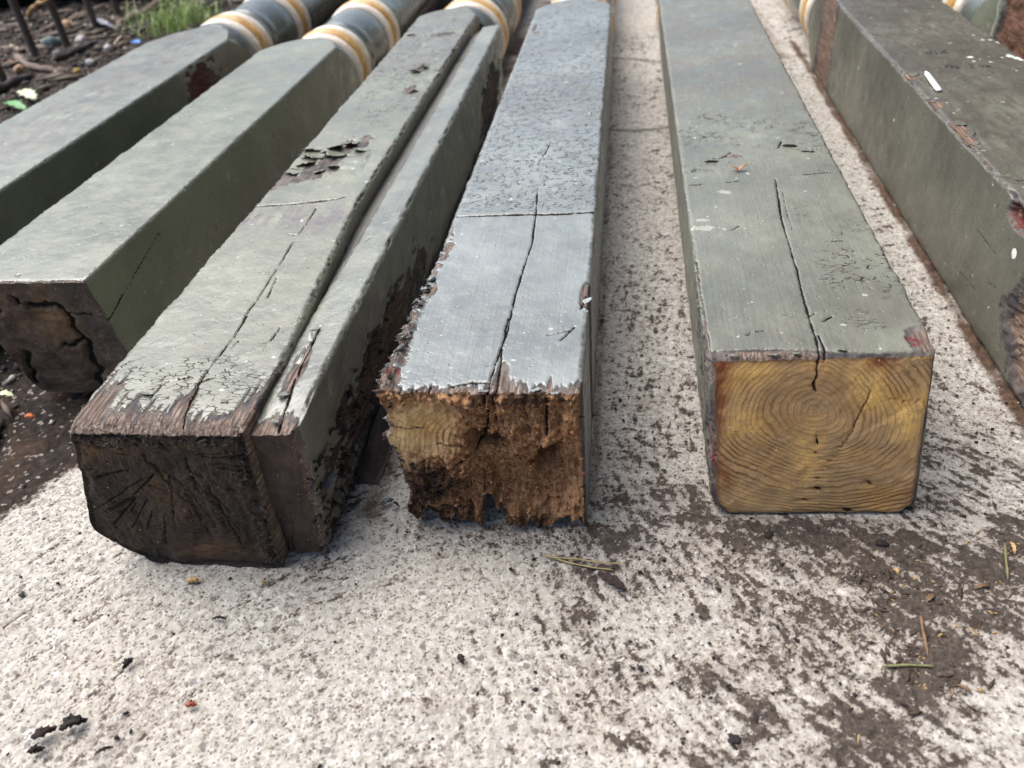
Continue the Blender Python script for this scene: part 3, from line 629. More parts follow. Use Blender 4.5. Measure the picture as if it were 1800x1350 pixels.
def c_cap(X, Z, ed, C):
    dx, dz = X-PITH_C[0], Z-PITH_C[2]; r = np.hypot(dx, dz)
    C['ring'] = r+.003*fbm(X*40, Z*40, 2, 3)
    P = lambda px, py: (at_y(px, py, .366)[0], at_y(px, py, .366)[2])
    rr = random.Random(5); ck = 0
    for i in range(80):
        a = rr.random()*6.283; r0 = .012+rr.random()*.06; r1 = r0+.010+rr.random()*.032; w_ = .0005+rr.random()**3*.0007
        p = [(PITH_C[0]+q*math.cos(a), PITH_C[2]+q*math.sin(a)) for q in (r0, (r0+r1)/2, r1)]
        ck = np.maximum(ck, np.clip(1-dpoly(X+fbm(Z*200, X*20, i, 3)*.002, Z, p)/w_, 0, 1))
    for pl, w_ in [([(255, 790), (300, 840), (340, 880), (370, 930)], .0012), ([(330, 800), (350, 850), (395, 890)], .001), ([(262, 800), (330, 845)], .001), ([(200, 885), (240, 868)], .003), ([(285, 770), (300, 785)], .003), ([(370, 845), (410, 920), (435, 955)], .0012)]:
        ck = np.maximum(ck, np.clip(1-dpoly(X+fbm(Z*200, X*20, 77, 3)*.002, Z, [P(a, b) for a, b in pl])/w_, 0, 1))
    C['crack'] = ck
    bl = lambda px, py, rx, ry: np.clip(1.6*blob(X, Z, *P(px, py), rx, ry)+fbm(X*120, Z*120, 4, 3)*.9, 0, 1)
    C['ochre'] = np.maximum.reduce([bl(180, 780, .03, .012)*.14, bl(285, 835, .014, .012)*.12, bl(370, 780, .03, .01)*.12, bl(400, 960, .04, .014)*.12, bl(290, 870, .03, .02)*.06])
    C['redw'] = bl(400, 955, .05, .016)*.1
    C['dark'] = np.clip(.35+fbm(X*26, Z*26, 91, 3)*1.4+ss(ed, .006, 0)*.5, 0, 1)
    C['rot'] = ss(X, -.27, -.245)*.7
    return ck*.0025+fbm(X*60, Z*60, 92, 4)*.005+fbm(X*300, Z*300, 93, 3)*.0028+C['rot']*fbm(X*150, Z*60, 94, 4)*.008+ss(ed, .008, 0)*.0025
MC_ = grain_mat('black_brown_end_grain', [(.3, L(46, 37, 33)), (.5, L(64, 52, 45)), (.7, L(86, 66, 50))], L(26, 21, 19), 300, L(30, 24, 21), .8, rough=.8,
                crumbs=[(.3, L(34, 26, 22)), (.5, L(62, 48, 40)), (.75, L(96, 76, 62))], speck=L(214, 190, 140))
tC = thing('porch_post', 'sage green post with blackened cracked end and a trim board along its side', 'post', (-.29, .366, 0), 'old porch posts lying side by side')
oC = tuple(tC.location)
postC = Post('C', [(-.352, 0.0), (-.394, .035), (-.366, h), (-.240, h), (-.250, .0)], [.028, .035, .006, .004, .008], [.0012, .0011, .0009, .0014, .003], c_front, 1.53, PC, oC, tC, c_field, d0=.0008, g=.0028,
     axis=(-.305, .0675), capmat=MC_, capfield=c_cap, ncap=90, seed=300)
turned((-.298, .0675), 1.53, .069, tC, oC)
for px, py, w_, l_, an, lf in [(598, 268, 14, 26, 1.0, 8), (560, 272, 16, 22, 1.3, 6), (535, 285, 12, 22, .6, 5), (620, 250, 10, 22, -.5, 6), (585, 255, 10, 30, -.7, 7), (545, 262, 14, 14, .2, 5), (640, 262, 9, 14, 1.6, 4), (510, 300, 12, 16, .4, 3), (735, 125, 12, 14, .8, 6), (752, 118, 8, 14, -.9, 6),
                               (727, 160, 10, 10, .5, 4), (712, 62, 14, 8, .1, 3), (560, 300, 8, 12, 2.8, 3), (590, 292, 9, 10, 3.0, 4), (800, 86, 10, 7, 0, 2), (305, 672, 6, 4, .3, 1.6), (350, 650, 6, 4, .4, 1.4), (262, 690, 8, 5, 2.8, 2.5), (400, 700, 6, 4, 3, 1.5)]:
    x, y, _ = at(px, py, h); flake(tC, oC, x, y, h+.0002, w_*(.0013 if py > 240 and py < 310 else .0009), l_*(.0008 if py > 240 and py < 310 else .0009), (math.pi+rnd.uniform(-.7, .7)) if py < 310 else an, lf*.0010, PC)
# trim board: groove floor + rounded nose + side face down to the ground
PB2 = paint_mat('trim_board_paint', L(108, 110, 98), .33, crk=.0, spec=1., stain_shade_c=L(74, 71, 66))
def b_front(x, z): return .366+(h-z)*.06+fbm(x*200, z*60, 29, 3)*.003
def b_field(X, Y, Z, NX, NZ, S, A, sid):
    U = ss(NZ, .3, .7); Rt = ss(NX, .35, .8)
    n = fbm(X*140+Z*90, Y*60, 101, 4, .6)
    grv = ss(X, -.232, -.242)*ss(Y, .52, .58)*U
    ck = groove(X, Y, U, tops([(560, 565), (545, 600), (530, 625), (520, 650)], h), .002, seed=61)
    ck = np.maximum(ck, groove(X, Y, U, tops([(640, 415), (650, 408)], h), .002, seed=62))
    ck = np.maximum(ck, groove(X, Y, U, tops([(515, 655), (505, 690), (482, 740)], h), .002, seed=63))
    A['crack'] = ck
    lo = 1.0-S/(.018-.013*Rt)+n*1.6
    lo = np.maximum(lo, blob(X, Y, *top(520, 640, h), .006, .03)*1.4+n)
    zc = Z
    r1 = 1-np.hypot((Y-.56)/.22, (zc-.050)/.042); lo = np.maximum(lo, Rt*(r1*1.7)+n*2.4-.25-2*(1-Rt))
    lo = np.maximum(lo, Rt*(1-np.hypot((Y-1.25)/.10, (zc-.05)/.06))*1.4+n*1.6-2*(1-Rt))
    ce = np.clip(NX*NZ*2.2, 0, 1); lo = np.maximum(lo, en(ce, ce*.9+fbm(Y*90, Z*150, 103, 5, .75)*2.4-1.05))
    A['loss'] = np.clip(lo, -1, 1.2)
    A['stain_shade'] = .35*U+2.3*ss(Y, .50, .60)*ss(Z, .11, .118)*ss(X, -.238, -.245)  # second term paints the groove floor dark to stand in for its shade
    A['white'] = .0*X
    D = -.0012*np.exp(-S/.004)-ss(A['loss'], .1, .6)*Rt*.003
    D = D+Rt*fbm(Y*40, Z*60, 104, 4)*.003
    Z = Z-.004*U*ss(Y, .42, .37)
    cv = np.clip((Y-.46)/.24, 0, 1); Z = Z-cv*.004*ss(X, -.238, -.246)*ss(Z, .11, .12); X = X-cv*ss(X, -.2438, -.2485)*.0155
    Y = Y
    return X, Y, Z, D
MB2 = grain_mat('trim_end_grain', [(.3, L(52, 41, 36)), (.5, L(74, 60, 53)), (.7, L(92, 74, 64))], L(32, 25, 22), 400, L(46, 36, 32), .4, rough=.85, crumbs=[(.3, L(50, 38, 32)), (.7, L(84, 66, 56))], speck=L(190, 170, 150))
def b_cap(X, Z, ed, C):
    C['ring'] = X+Z*.3; C['dark'] = np.clip(.3+fbm(X*60, Z*60, 5, 3)*1.3, 0, 1)
    return fbm(X*160, Z*160, 6, 4)*.003
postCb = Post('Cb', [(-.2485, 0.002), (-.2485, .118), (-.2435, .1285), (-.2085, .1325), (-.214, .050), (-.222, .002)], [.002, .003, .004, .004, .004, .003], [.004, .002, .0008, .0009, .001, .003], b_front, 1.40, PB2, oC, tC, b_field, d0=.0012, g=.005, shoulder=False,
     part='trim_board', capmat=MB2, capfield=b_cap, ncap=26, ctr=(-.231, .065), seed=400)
for px, py, w_, l_, an, lf, zz in [(522, 640, 5, 14, -.3, 9, .133), (505, 690, 7, 10, 2.4, 3, .131), (545, 600, 4, 12, .2, 4, .133), (560, 575, 4, 12, 2.9, 4, .133), (485, 738, 8, 6, 2.7, 3, .129)]:
    x, y, _ = at(px, py, zz); flake(tC, oC, x, y, zz, w_*.0006, l_*.0007, an, lf*.0007, PB2)
# low batten on the ground along the board's foot
MW = flat('dark_wet_wood', L(54, 44, 38), .7, .4, 60, .0015)
def batten(parent, origin):
    S = rows(.82, .004, .01); n = 10; ring = [(-.2195, .001), (-.2195, .018), (-.216, .024), (-.209, .022), (-.203, .004), (-.200, .001)]
    V = []
    for s_ in S:
        for i, (x, z) in enumerate(ring): V.append((x+float(fbm(np.array(s_*30), np.array(i*3.), 7, 3))*.006+s_*-.01, .45+s_+z*.6, max(.001, z*min(1., .25+s_*9)+float(fbm(np.array(s_*40), np.array(i*5.), 8, 3))*.005)))
    nr = len(ring); fc = grid_faces(len(S), nr, True)
    mesh('batten', V, [tuple(map(int, q)) for q in fc[:, ::-1]]+[tuple(range(nr)), tuple(range(len(V)-nr, len(V)))[::-1]], MW, parent, origin, smooth=False)
batten(tC, oC)
FX[:] = [-9, 9]
# ---- post B
PBm = paint_mat('smooth_sage_paint', L(97, 101, 84), .34, crk=.0, spec=.95)
def bb_front(x, z): return .555+(h-z)*.14+fbm(x*70, z*70, 31, 3)*.003
def bb_field(X, Y, Z, NX, NZ, S, A, sid):
    U = ss(NZ, .35, .8); Rt = ss(NX, .35, .8); n = fbm(X*120, Y*120, 111, 4, .6)
    A['loss'] = np.clip(np.maximum(.6-S/.003+n*1.4, en(np.clip(NX*NZ*2.2, 0, 1), np.clip(NX*NZ*2.2, 0, 1)*.9+fbm(Y*90, Z*145, 113, 5, .75)*2.2-1.15)), -1, 1.2)
    A['crack'] = np.maximum(groove(Y, Z, Rt, [(.545, .085), (.60, .100), (.68, .118)], .0016, seed=71), groove(X, Y, U, tops([(24, 492), (48, 470)], h), .0008, seed=72))
    A['white'] = (.75*blob(X, Y, *top(521, 89, h), .007, .012)*U)*1.0
    A['stain_shade'] = .25*U
    return X, Y, Z, -.001*np.exp(-S/.003)
def bb_cap(X, Z, ed, C):
    P = lambda px, py: (at_y(px, py, .567)[0], at_y(px, py, .567)[2])
    pc = P(60, 600); C['ring'] = np.hypot(X-pc[0], Z-pc[1]); ck = 0
    for pl, w_ in [([(60, 530), (105, 528), (125, 545), (135, 570), (155, 600), (168, 650), (170, 690)], .0042), ([(115, 610), (150, 595)], .003), ([(125, 545), (165, 545)], .0012), ([(30, 515), (40, 525)], .003), ([(45, 620), (48, 650), (60, 680)], .0045), ([(0, 530), (5, 545)], .004)]:
        ck = np.maximum(ck, np.clip(1.2-dpoly(X+fbm(Z*120, X*50, 7, 4)*.012, Z+fbm(X*120, Z*50, 8, 4)*.010, [P(a, b) for a, b in pl])/w_, 0, 1))
    C['crack'] = ck; C['dark'] = np.clip(.25+fbm(X*30, Z*30, 9, 4)*2.0, 0, 1)
    C['ochre'] = np.clip(.25*blob(X, Z, *P(80, 560), .05, .03)+fbm(X*50, Z*50, 12, 3)*.5, 0, .35)
    C['rot'] = np.clip(ss(X, -.50, -.485)+0*X, 0, 1)*.8
    return ck*.006+fbm(X*70, Z*70, 13, 4)*.005
MBc = grain_mat('brown_split_end_grain', [(.3, L(54, 43, 38)), (.5, L(82, 67, 58)), (.7, L(116, 96, 78))], L(34, 26, 23), 150, L(60, 46, 40), .25, rough=.85,
                crumbs=[(.3, L(54, 46, 42)), (.55, L(98, 88, 80)), (.75, L(150, 140, 130))], speck=L(200, 180, 140))
tB = thing('porch_post', 'smooth sage green post with split dark brown end, resting on the soil', 'post', (-.53, .59, 0), 'old porch posts lying side by side')
oB = tuple(tB.location)
Post('B', [(-.588, -.004), (-.598, h), (-.465, h), (-.466, -.002)], [.02, .003, .003, .006], [.003, .002, .0016, .006], bb_front, 1.372, PBm, oB, tB, bb_field, d0=.0014, g=.006,
     axis=(-.5315, .0665), capmat=MBc, capfield=bb_cap, ncap=60, seed=500)
turned((-.5315, .0665), 1.372, .067, tB, oB)
# ---- post A
PA = paint_mat('brown_smeared_sage_paint', L(97, 101, 89), .36, spec=.9, stain_shade_c=L(84, 76, 70))
def a_field(X, Y, Z, NX, NZ, S, A, sid):
    U = ss(NZ, .35, .8); Rt = ss(NX, .35, .8)
    A['loss'] = np.clip(np.maximum(en(np.clip(NX*NZ*2.2, 0, 1), np.clip(NX*NZ*2.2, 0, 1)*.9+fbm(Y*90, Z*145, 123, 5, .75)*2.2-1.15), Rt*(1-np.hypot((Y-1.28)/.08, (Z-.08)/.07))*1.8+fbm(Y*60, Z*120, 124, 4)*2.2-.5-3*(1-Rt)), -1, 1.2)
    A['red'] = Rt*np.exp(-((Y-1.26)/.05)**2)
    A['stain_shade'] = 1.1*U*np.exp(-((X+.78)/.055)**2)
    A['white'] = (.5*blob(X, Y, *top(150, 170, h), .02, .07)+fbm(X*60, Y*25, 126, 4)*1.3)*.8*U
    return X, Y, Z, -.001*np.exp(-S/.003)
tA = thing('porch_post', 'sage post with brown smears on its top, nearest the soil and fence', 'post', (-.775, .62, 0), 'old porch posts lying side by side')
oA = tuple(tA.location)
Post('A', [(-.852, 0), (-.856, h), (-.693, h), (-.692, 0)], [.01, .004, .003, .006], [.004, .002, .002, .006], lambda x, z: .62+0*x+fbm(x*60, z*60, 4, 3)*.004, 1.51, PA, oA, tA, a_field, d0=.002, g=.006,
     axis=(-.7745, .0675), capmat=MBc, capfield=lambda X, Z, ed, C: (C['dark'].__iadd__(.3), fbm(X*60, Z*60, 5, 4)*.004)[1], ncap=30, seed=600)
turned((-.7745, .0675), 1.51, .073, tA, oA)
# ---- post F
PF = paint_mat('dark_olive_paint', L(88, 87, 76), .33, whamt=.95, whc=L(226, 228, 220), stain_shade_c=L(72, 64, 57), wood=[(.28, L(48, 38, 32)), (.5, L(104, 86, 74)), (.7, L(160, 142, 126))])
def f_field(X, Y, Z, NX, NZ, S, A, sid):
    U = ss(NZ, .35, .8); Lf = ss(-NX, .35, .8)
    n = fbm(Y*120, Z*120, 131, 4, .6); sl = fbm(Y*190, Z*16, 132, 4, .6)
    lo = Lf*(1-np.abs(Y-1.43)/.062)*2.0+sl*1.6-.1-3*(1-Lf)
    c = at_x(1790, 570, .32); lo = np.maximum(lo, Lf*(1-np.hypot((Y-c[1]+.045)/.080, (Z-c[2]+.002)/.052))*1.8+fbm(Y*38, Z*38, 135, 5, .7)*1.3-3*(1-Lf))
    crn = np.clip(-NX*NZ*2.2, 0, 1)
    lo = np.maximum(lo, en(crn, crn*(1.0+.25*ss(Y, 1.15, .9))+fbm(Y*95, Z*140, 133, 5, .75)*2.5-1.15))
    for px, py in [(1598, 135), (1640, 182), (1675, 222), (1700, 250), (1690, 238)]:
        lo = np.maximum(lo, (1-np.hypot((X-.326)/.010, (Y-at(px, py, h)[1])/.016))*1.5+n-2*(1-np.clip(U+crn, 0, 1)))
    A['loss'] = np.clip(lo, -1, 1.2)
    c2 = at_x(1795, 385, .322); A['red'] = np.clip(2*(1-np.hypot((Y-c2[1])/.03, (Z-c2[2])/.012)), 0, 1)
    A['loss'] = np.maximum(A['loss'], A['red']*1.0+n*.8-.3-2*ss(abs(NX), .5, .1)*0)
    ck = groove(X, Y, U, [(.318, at(1753, 305, h)[1]), (.335, .70), (.37, .715), (.47, .72)], .0016, seed=81)
    for i, pl in enumerate([[(1703, 388), (1725, 415), (1750, 448)], [(1680, 468), (1715, 510)], [(1730, 490), (1752, 508)], [(1553, 250), (1556, 252)]]):
        q = [at_x(a, b, .32)[1:] for a, b in pl]; ck = np.maximum(ck, groove(Y, Z, Lf, q, .0010, seed=82+i)*.75)
    A['crack'] = ck
    wh = np.zeros_like(X)-.5
    for px, py, r in [(1711, 63, 5), (1727, 71, 6), (1740, 71, 6), (1755, 75, 8), (1705, 101, 8), (1712, 108, 5), (1722, 105, 3), (1737, 101, 4), (1741, 110, 5), (1762, 102, 5), (1775, 100, 9), (1788, 103, 9), (1797, 106, 8), (1649, 65, 3), (1661, 120, 3), (1772, 97, 5)]:
        wh = np.maximum(wh, (1-np.hypot((X-at(px, py, h)[0])/(r*.0010), (Y-at(px, py, h)[1])/(r*.0007)))*U)
    for px, py, r in [(1571, 211, 3), (1782, 446, 7), (1794, 562, 6)]:
        c = at_x(px, py, .32); wh = np.maximum(wh, (1-np.hypot((Y-c[1])/(r*.0012), (Z-c[2])/(r*.0012)))*Lf)
    for px, py, q2 in [(1760, 340, 370), (1764, 395, 412)]:
        wh = np.maximum(wh, .55*Lf*np.clip(1-dpoly(Y, Z, [at_x(px, py, .32)[1:], at_x(px-4, q2, .32)[1:]])/.0016, 0, 1))
    A['white'] = wh
    A['stain_shade'] = .7*U
    A['crk'] = .35*Lf
    D = -ss(A['loss'], .1, .8)*Lf*.005*ss(Y, 1.2, .9)-.002*ss(A['loss'], .1, .6)*Lf
    return X, Y, Z, D
tF = thing('porch_post', 'dark olive post with brown stained top, pencil writing and a chipped upper edge', 'post', (.39, .48, 0), 'old porch posts lying side by side')
oF = tuple(tF.location)
Post('F', [(.320, 0), (.321, h), (.465, h), (.463, 0)], [.005, .004, .004, .008], [.0013, .0013, .004, .008], lambda x, z: .44+0*x+fbm(x*60, z*60, 4, 3)*.004, 1.575, PF, oF, tF, f_field, d0=.0013, g=.0035,
     axis=(.392, .0675), capmat=ME_, capfield=lambda X, Z, ed, C: (C['ring'].__iadd__(np.hypot(X-.39, Z-.06)), fbm(X*60, Z*60, 5, 4)*.002)[1], ncap=25, seed=700)
turned((.390, .0675), 1.575, .071, tF, oF)
# pencil writing on F's top: strokes traced on its top face
PEN = flat('pencil', L(50, 48, 44), .6, .1)
def strokes(parent, origin, lines, z, wd, mat, name):
    V = []; Fc = []
    for l in lines:
        P = [at(a, b, z)[:2] for a, b in l]
        for p, q in zip(P[:-1], P[1:]):
            d = np.array(q)-p; n_ = np.array([-d[1], d[0]])/(np.hypot(*d)+1e-9)*wd; k = len(V)
            V += [(p[0]+n_[0], p[1]+n_[1], z), (p[0]-n_[0], p[1]-n_[1], z), (q[0]-n_[0], q[1]-n_[1], z), (q[0]+n_[0], q[1]+n_[1], z)]; Fc.append((k, k+1, k+2, k+3))
    o = mesh(name, V, Fc, mat, parent, origin, smooth=False)
    m = o.modifiers.new('t', 'SOLIDIFY'); m.thickness = .0002; return o
zt = h+.0015
W1 = [[(1626, 92), (1640, 92)], [(1635.5, 87), (1635.5, 95)], [(1641.5, 87), (1647.5, 94.5)], [(1651, 92), (1656, 91.5)], [(1657, 91), (1659, 88.5), (1662, 87.5)], [(1657, 91), (1661, 92), (1667, 91.5)]]
W2 = [[(1662, 117), (1666, 112)], [(1670, 113), (1673, 118)], [(1670, 113), (1679, 116), (1685, 119)], [(1682, 113.5), (1684, 118)], [(1703, 112), (1712, 113)], [(1708.5, 113), (1709, 117.5)],
      [(1718, 115), (1724, 115)], [(1727, 113), (1727, 117)], [(1732, 114), (1736, 117), (1739, 114)], [(1736, 117), (1743, 117)]]
strokes(tF, oF, W1, zt, .0008, PEN, 'pencil_writing'); strokes(tF, oF, W2, zt, .0008, PEN, 'pencil_writing')
for px, py, w_, l_, an, lf in [(1598, 133, 8, 12, -1.2, 4), (1612, 152, 5, 12, -1.0, 3), (1642, 180, 5, 10, -1.1, 3), (1672, 218, 8, 12, -1.2, 5), (1692, 240, 7, 14, -1.0, 5), (1702, 255, 7, 9, -1.4, 4), (1770, 311, 10, 5, .1, 2)]:
    x, y, _ = at(px, py, h); flake(tF, oF, max(x, .325)+rnd.uniform(0, .004), y, h+.0001, w_*.0006, l_*.0008, an+rnd.uniform(-1, 1), lf*.0004, PF)
# ---- post G (behind F)
PG = paint_mat('olive_paint_far', L(108, 112, 96), .38, wood=[(.25, L(46, 28, 22)), (.5, L(96, 68, 54)), (.75, L(134, 104, 86))])
def g_field(X, Y, Z, NX, NZ, S, A, sid):
    Lf = ss(-NX, .3, .8); A['loss'] = np.clip(np.maximum(Lf*(1.312-Y)*60+fbm(Y*60, Z*40, 143, 4)*2-.2, fbm(Y*60, Z*60, 144, 3)-.9), -1, 1.2)
    A['white'] = Lf*np.clip(1-abs(Y-1.316-fbm(Z*60, Z*0, 145, 3)*.012)/.006, 0, 1)*.9
    return X, Y, Z, -ss(A['loss'], 0, .5)*Lf*.004+ss(A['loss'], 0, .5)*Lf*fbm(Y*80, Z*60, 146, 4)*.008
tG = thing('porch_post', 'olive post behind the stained one, its side stripped to red brown wood', 'post', (.61, .95, 0), 'old porch posts lying side by side')
oG = tuple(tG.location)
Post('G', [(.53, 0), (.53, .165), (.69, .165), (.69, 0)], [.005, .004, .004, .008], [.002, .004, .01, .01], lambda x, z: .95+0*x, 1.43, PG, oG, tG, g_field, d0=.002, g=.004,
     axis=(.61, .0825), capmat=MBc, capfield=lambda X, Z, ed, C: 0*X, ncap=10, seed=800)
turned((.60, .0825), 1.43, .078, tG, oG, 2.3)
# ------------------------------------------------------------------ small things
def lump(name, c, r, mat, label=None, cat=None, group=None, seed=0, flatz=.6, rough=.35, kind=None, sub=2):
    import bmesh
    bm = bmesh.new(); bmesh.ops.create_icosphere(bm, subdivisions=sub, radius=1)
    V = np.array([v.co[:] for v in bm.verts]); Fc = [tuple(v.index for v in f.verts) for f in bm.faces]; bm.free()
    k = 1+rough*2*(fbm(V[:, 0]*1.6+seed, V[:, 1]*1.6+V[:, 2], seed, 3))
    V = V*k[:, None]*np.array(r if hasattr(r, '__len__') else (r, r*.8, r*flatz))
    a = seed*1.7; ca, sa = math.cos(a), math.sin(a); V = V@np.array([[ca, sa, 0], [-sa, ca, 0], [0, 0, 1]])
    V[:, 2] -= V[:, 2].min()*.8
    o = mesh(name, V, Fc, mat); o.location = c
    return tag(o, label, cat, group, kind)
def tube(name, P, r, mat, label=None, cat=None, group=None, seg=8, jit=.0):
    P = [np.array(p, float) for p in P]
    Q = []
    for a, b in zip(P[:-1], P[1:]):
        for t in np.linspace(0, 1, 5)[:-1]: Q.append(a*(1-t)+b*t)
    Q.append(P[-1]); V = []; n = len(Q)
    for i, p in enumerate(Q):
        d = Q[min(i+1, n-1)]-Q[max(i-1, 0)]; d /= np.linalg.norm(d)+1e-9
        u = np.cross(d, [0, 0, 1.]) if abs(d[2]) < .9 else np.cross(d, [1., 0, 0]); u /= np.linalg.norm(u); v = np.cross(u, d)
        rr = r*(1-.35*i/n)*(1+.25*math.sin(i*1.9+r*9000))*(.25 if i in (0, n-1) else 1)
        for k in range(seg):
            a = 2*math.pi*k/seg; V.append(p+(u*math.cos(a)+v*math.sin(a))*rr+[0, 0, rr*.8])
    fc = [tuple(map(int, q)) for q in grid_faces(n, seg, True)]+[tuple(range(seg)), tuple(range(len(V)-seg, len(V)))]
    o = mesh(name, V, fc, mat, None, tuple(Q[0])); return tag(o, label, cat, group)
def blade(name, P, w_, mat, label, cat, th=.0008, lift=.002, group=None):
    """flat curved sliver (leaf, chip, strip) along a path"""
    n = 12; Q = np.array([np.array([np.interp(t, np.linspace(0, 1, len(P)), [p[k] for p in P]) for k in range(3)]) for t in np.linspace(0, 1, n)])
    V = []
    for i, p in enumerate(Q):
        d = Q[min(i+1, n-1)]-Q[max(i-1, 0)]; d /= np.linalg.norm(d); s_ = np.array([-d[1], d[0], 0]); t = i/(n-1)
        ww = w_*(math.sin(math.pi*min(max(t, .06), .94))**.5)*(1+.3*math.sin(i*2.3))
        for k in (-1, -.5, 0, .5, 1): V.append(p+s_*ww*k+[0, 0, lift*math.sin(math.pi*t)+lift*.5*k*k+.0005])
    o = mesh(name, V, grid_faces(n, 5), mat, None, tuple(Q[0])); m = o.modifiers.new('t', 'SOLIDIFY'); m.thickness = th; return tag(o, label, cat, group)
BARK = flat('bark', L(52, 40, 36), .85, .5, 200, .002); CHAR = flat('dark_crumb', L(34, 29, 27), .85, .4, 300, .001)
WOODC = flat('fresh_wood_chip', L(186, 154, 108), .7, .25, 300); NEED = flat('dry_needle', L(150, 134, 92), .6, .2, 200)
OLIVE = flat('olive_needle', L(118, 118, 78), .6, .2, 200); RUSTN = flat('brown_needle', L(112, 88, 64), .6, .25, 200)
SLATE = flat('grey_chip', L(92, 96, 96), .5, .2, 200); WHITE = flat('white_plastic', L(242, 242, 238), .35, .03, 50, .0001)
LEAFB = flat('dry_leaf', L(150, 112, 78), .6, .35, 220); GREENL = flat('green_leaf', L(96, 150, 88), .45, .2, 60)
PALE = flat('pale_leaf', L(196, 202, 164), .5, .15, 60); TWIG = flat('twig_bark', L(112, 96, 86), .8, .4, 90, .002); TWIGD = flat('dark_twig_bark', L(62, 55, 54), .8, .4, 90, .002)
TWIGP = flat('pale_twig', L(176, 160, 138), .75, .25, 90, .001); REDB = flat('red_crumb', L(150, 80, 56), .8, .3, 200)
g0 = .0015
# on the posts
x, y, _ = at(1298, 299, h+.002)
tL = thing('dried_leaf', 'small curled brown leaf bit on the flat top of the clean cut post', 'leaf', (x, y, h+.002))
for sgn in (-1, 1):
    V = []; 
    for i in range(7):
        t = i/6
        for k in range(5):
            q = k/4-.5; V.append((x+sgn*t*.0075, y+q*.007*(1-t*.85)+t*.002, h+.0022+.003*math.sin(t*2.2)+abs(q)*-.003*(1-t)+.001))
    o = mesh('leaf_half', V, grid_faces(7, 5), LEAFB, tL, (x, y, h+.002)); m = o.modifiers.new('t', 'SOLIDIFY'); m.thickness = .0004
P = [at(1627, 127, h+.0022), at(1640, 143, h+.0022), at(1651, 160, h+.0022)]
V = []; ww = [.0012, .0042, .0046, .0046, .0040]; tt = [0, .15, .5, .92, 1.0]
for t, w_ in zip(tt, ww):
    p = [P[0][k]*(1-t)+P[2][k]*t for k in range(3)]; V += [(p[0]-w_/1.4, p[1], p[2]), (p[0]+w_/1.4, p[1]+.001, p[2])]
o = mesh('plastic_sliver', V, grid_faces(5, 2), WHITE, None, P[0], smooth=False); m = o.modifiers.new('t', 'SOLIDIFY'); m.thickness = .0012
tag(o, 'thin white plastic sliver lying on the stained top of the dark olive post', 'plastic strip')
# on the concrete
def A3(l, z=g0): return [at(a, b, z) for a, b in l]
tube('pine_needle', A3([(960, 980), (1010, 983), (1060, 990), (1100, 992)], .003), .0007, NEED, 'upper of two straw coloured needles crossing the dirt by the rotten post', 'needle')
tube('pine_needle', A3([(950, 974), (1000, 990), (1040, 998), (1080, 1003)], .002), .0007, NEED, 'lower straw coloured needle just above the flat bark piece', 'needle')
blade('bark_piece', A3([(1052, 1010), (1075, 1025), (1100, 1040)]), .0038, BARK, 'flat dark bark piece in front of the rotten and clean cut posts', 'bark', .002)
tube('pine_needle', A3([(1618, 1082), (1622, 1110), (1632, 1155)], .003), .0012, RUSTN, 'thick brown needle standing lengthwise in the dirt at right', 'needle')
tube('pine_needle', A3([(1550, 1172), (1600, 1170), (1645, 1172)], .003), .0009, OLIVE, 'olive green needle lying crosswise in the dirt at lower right', 'needle')
tube('pine_needle', A3([(1766, 955), (1768, 985), (1772, 1020)], .004), .0010, OLIVE, 'green needle in the dirt near the right edge of the picture', 'needle')
tube('pine_needle', A3([(1510, 1290), (1508, 1310)], .002), .0006, NEED, 'short upright straw needle near the bottom of the dirt patch', 'needle')
blade('wood_chip', A3([(1570, 1003), (1578, 1012)]), .0016, WOODC, 'pale yellow wood chip in the dirt in front of the clean cut post', 'wood chip')
blade('wood_chip', A3([(1775, 955), (1783, 975)]), .0015, WOODC, 'pale wood chip beside the green needle at the right edge', 'wood chip')
blade('wood_chip', A3([(1712, 1037), (1738, 1032)]), .0015, RUSTN, 'orange brown wood chip above the pile of splinters at right', 'wood chip')
blade('wood_chip', A3([(1625, 1062), (1642, 1048)]), .0017, RUSTN, 'tan curled chip left of the splinter pile', 'wood chip')
blade('wood_chip', A3([(1682, 1206), (1708, 1222)]), .0014, RUSTN, 'brown chip on clean concrete at lower right', 'wood chip')
blade('wood_chip', A3([(328, 1024), (352, 1024)]), .0022, WOODC, 'orange wood chip on concrete just below the blackened post end', 'wood chip', .002)
blade('wood_chip', A3([(462, 1025), (466, 1028)]), .0012, WOODC, 'tiny orange chip below the right corner of the blackened post end', 'wood chip')
blade('bark_piece', A3([(112, 1285), (130, 1278), (152, 1270)]), .0044, CHAR, 'black flaky bark piece at lower left, larger and right of its neighbour', 'bark', .003, .004)
blade('bark_piece', A3([(62, 1300), (80, 1298), (98, 1285)]), .0036, BARK, 'brown bark flake at lower left beside the black flaky piece', 'bark', .003, .004)
blade('bark_piece', A3([(56, 1325), (76, 1320)]), .0026, CHAR, 'small dark bark crumb lowest in the lower left corner', 'bark', .003)
blade('bark_piece', A3([(168, 1328), (185, 1322), (200, 1315)]), .0014, BARK, 'thin grey brown bark sliver near the bottom left', 'bark')
blade('bark_piece', A3([(222, 1175), (232, 1165)]), .0028, CHAR, 'dark crumb alone on pale concrete at left', 'bark', .003)
blade('bark_piece', A3([(808, 1155), (814, 1168)]), .0022, BARK, 'small brown bark crumb on clean concrete at the bottom centre', 'bark', .002)
blade('bark_piece', A3([(375, 1090), (398, 1090)]), .0012, BARK, 'thin dark sliver on concrete below the blackened post', 'bark', .0012)
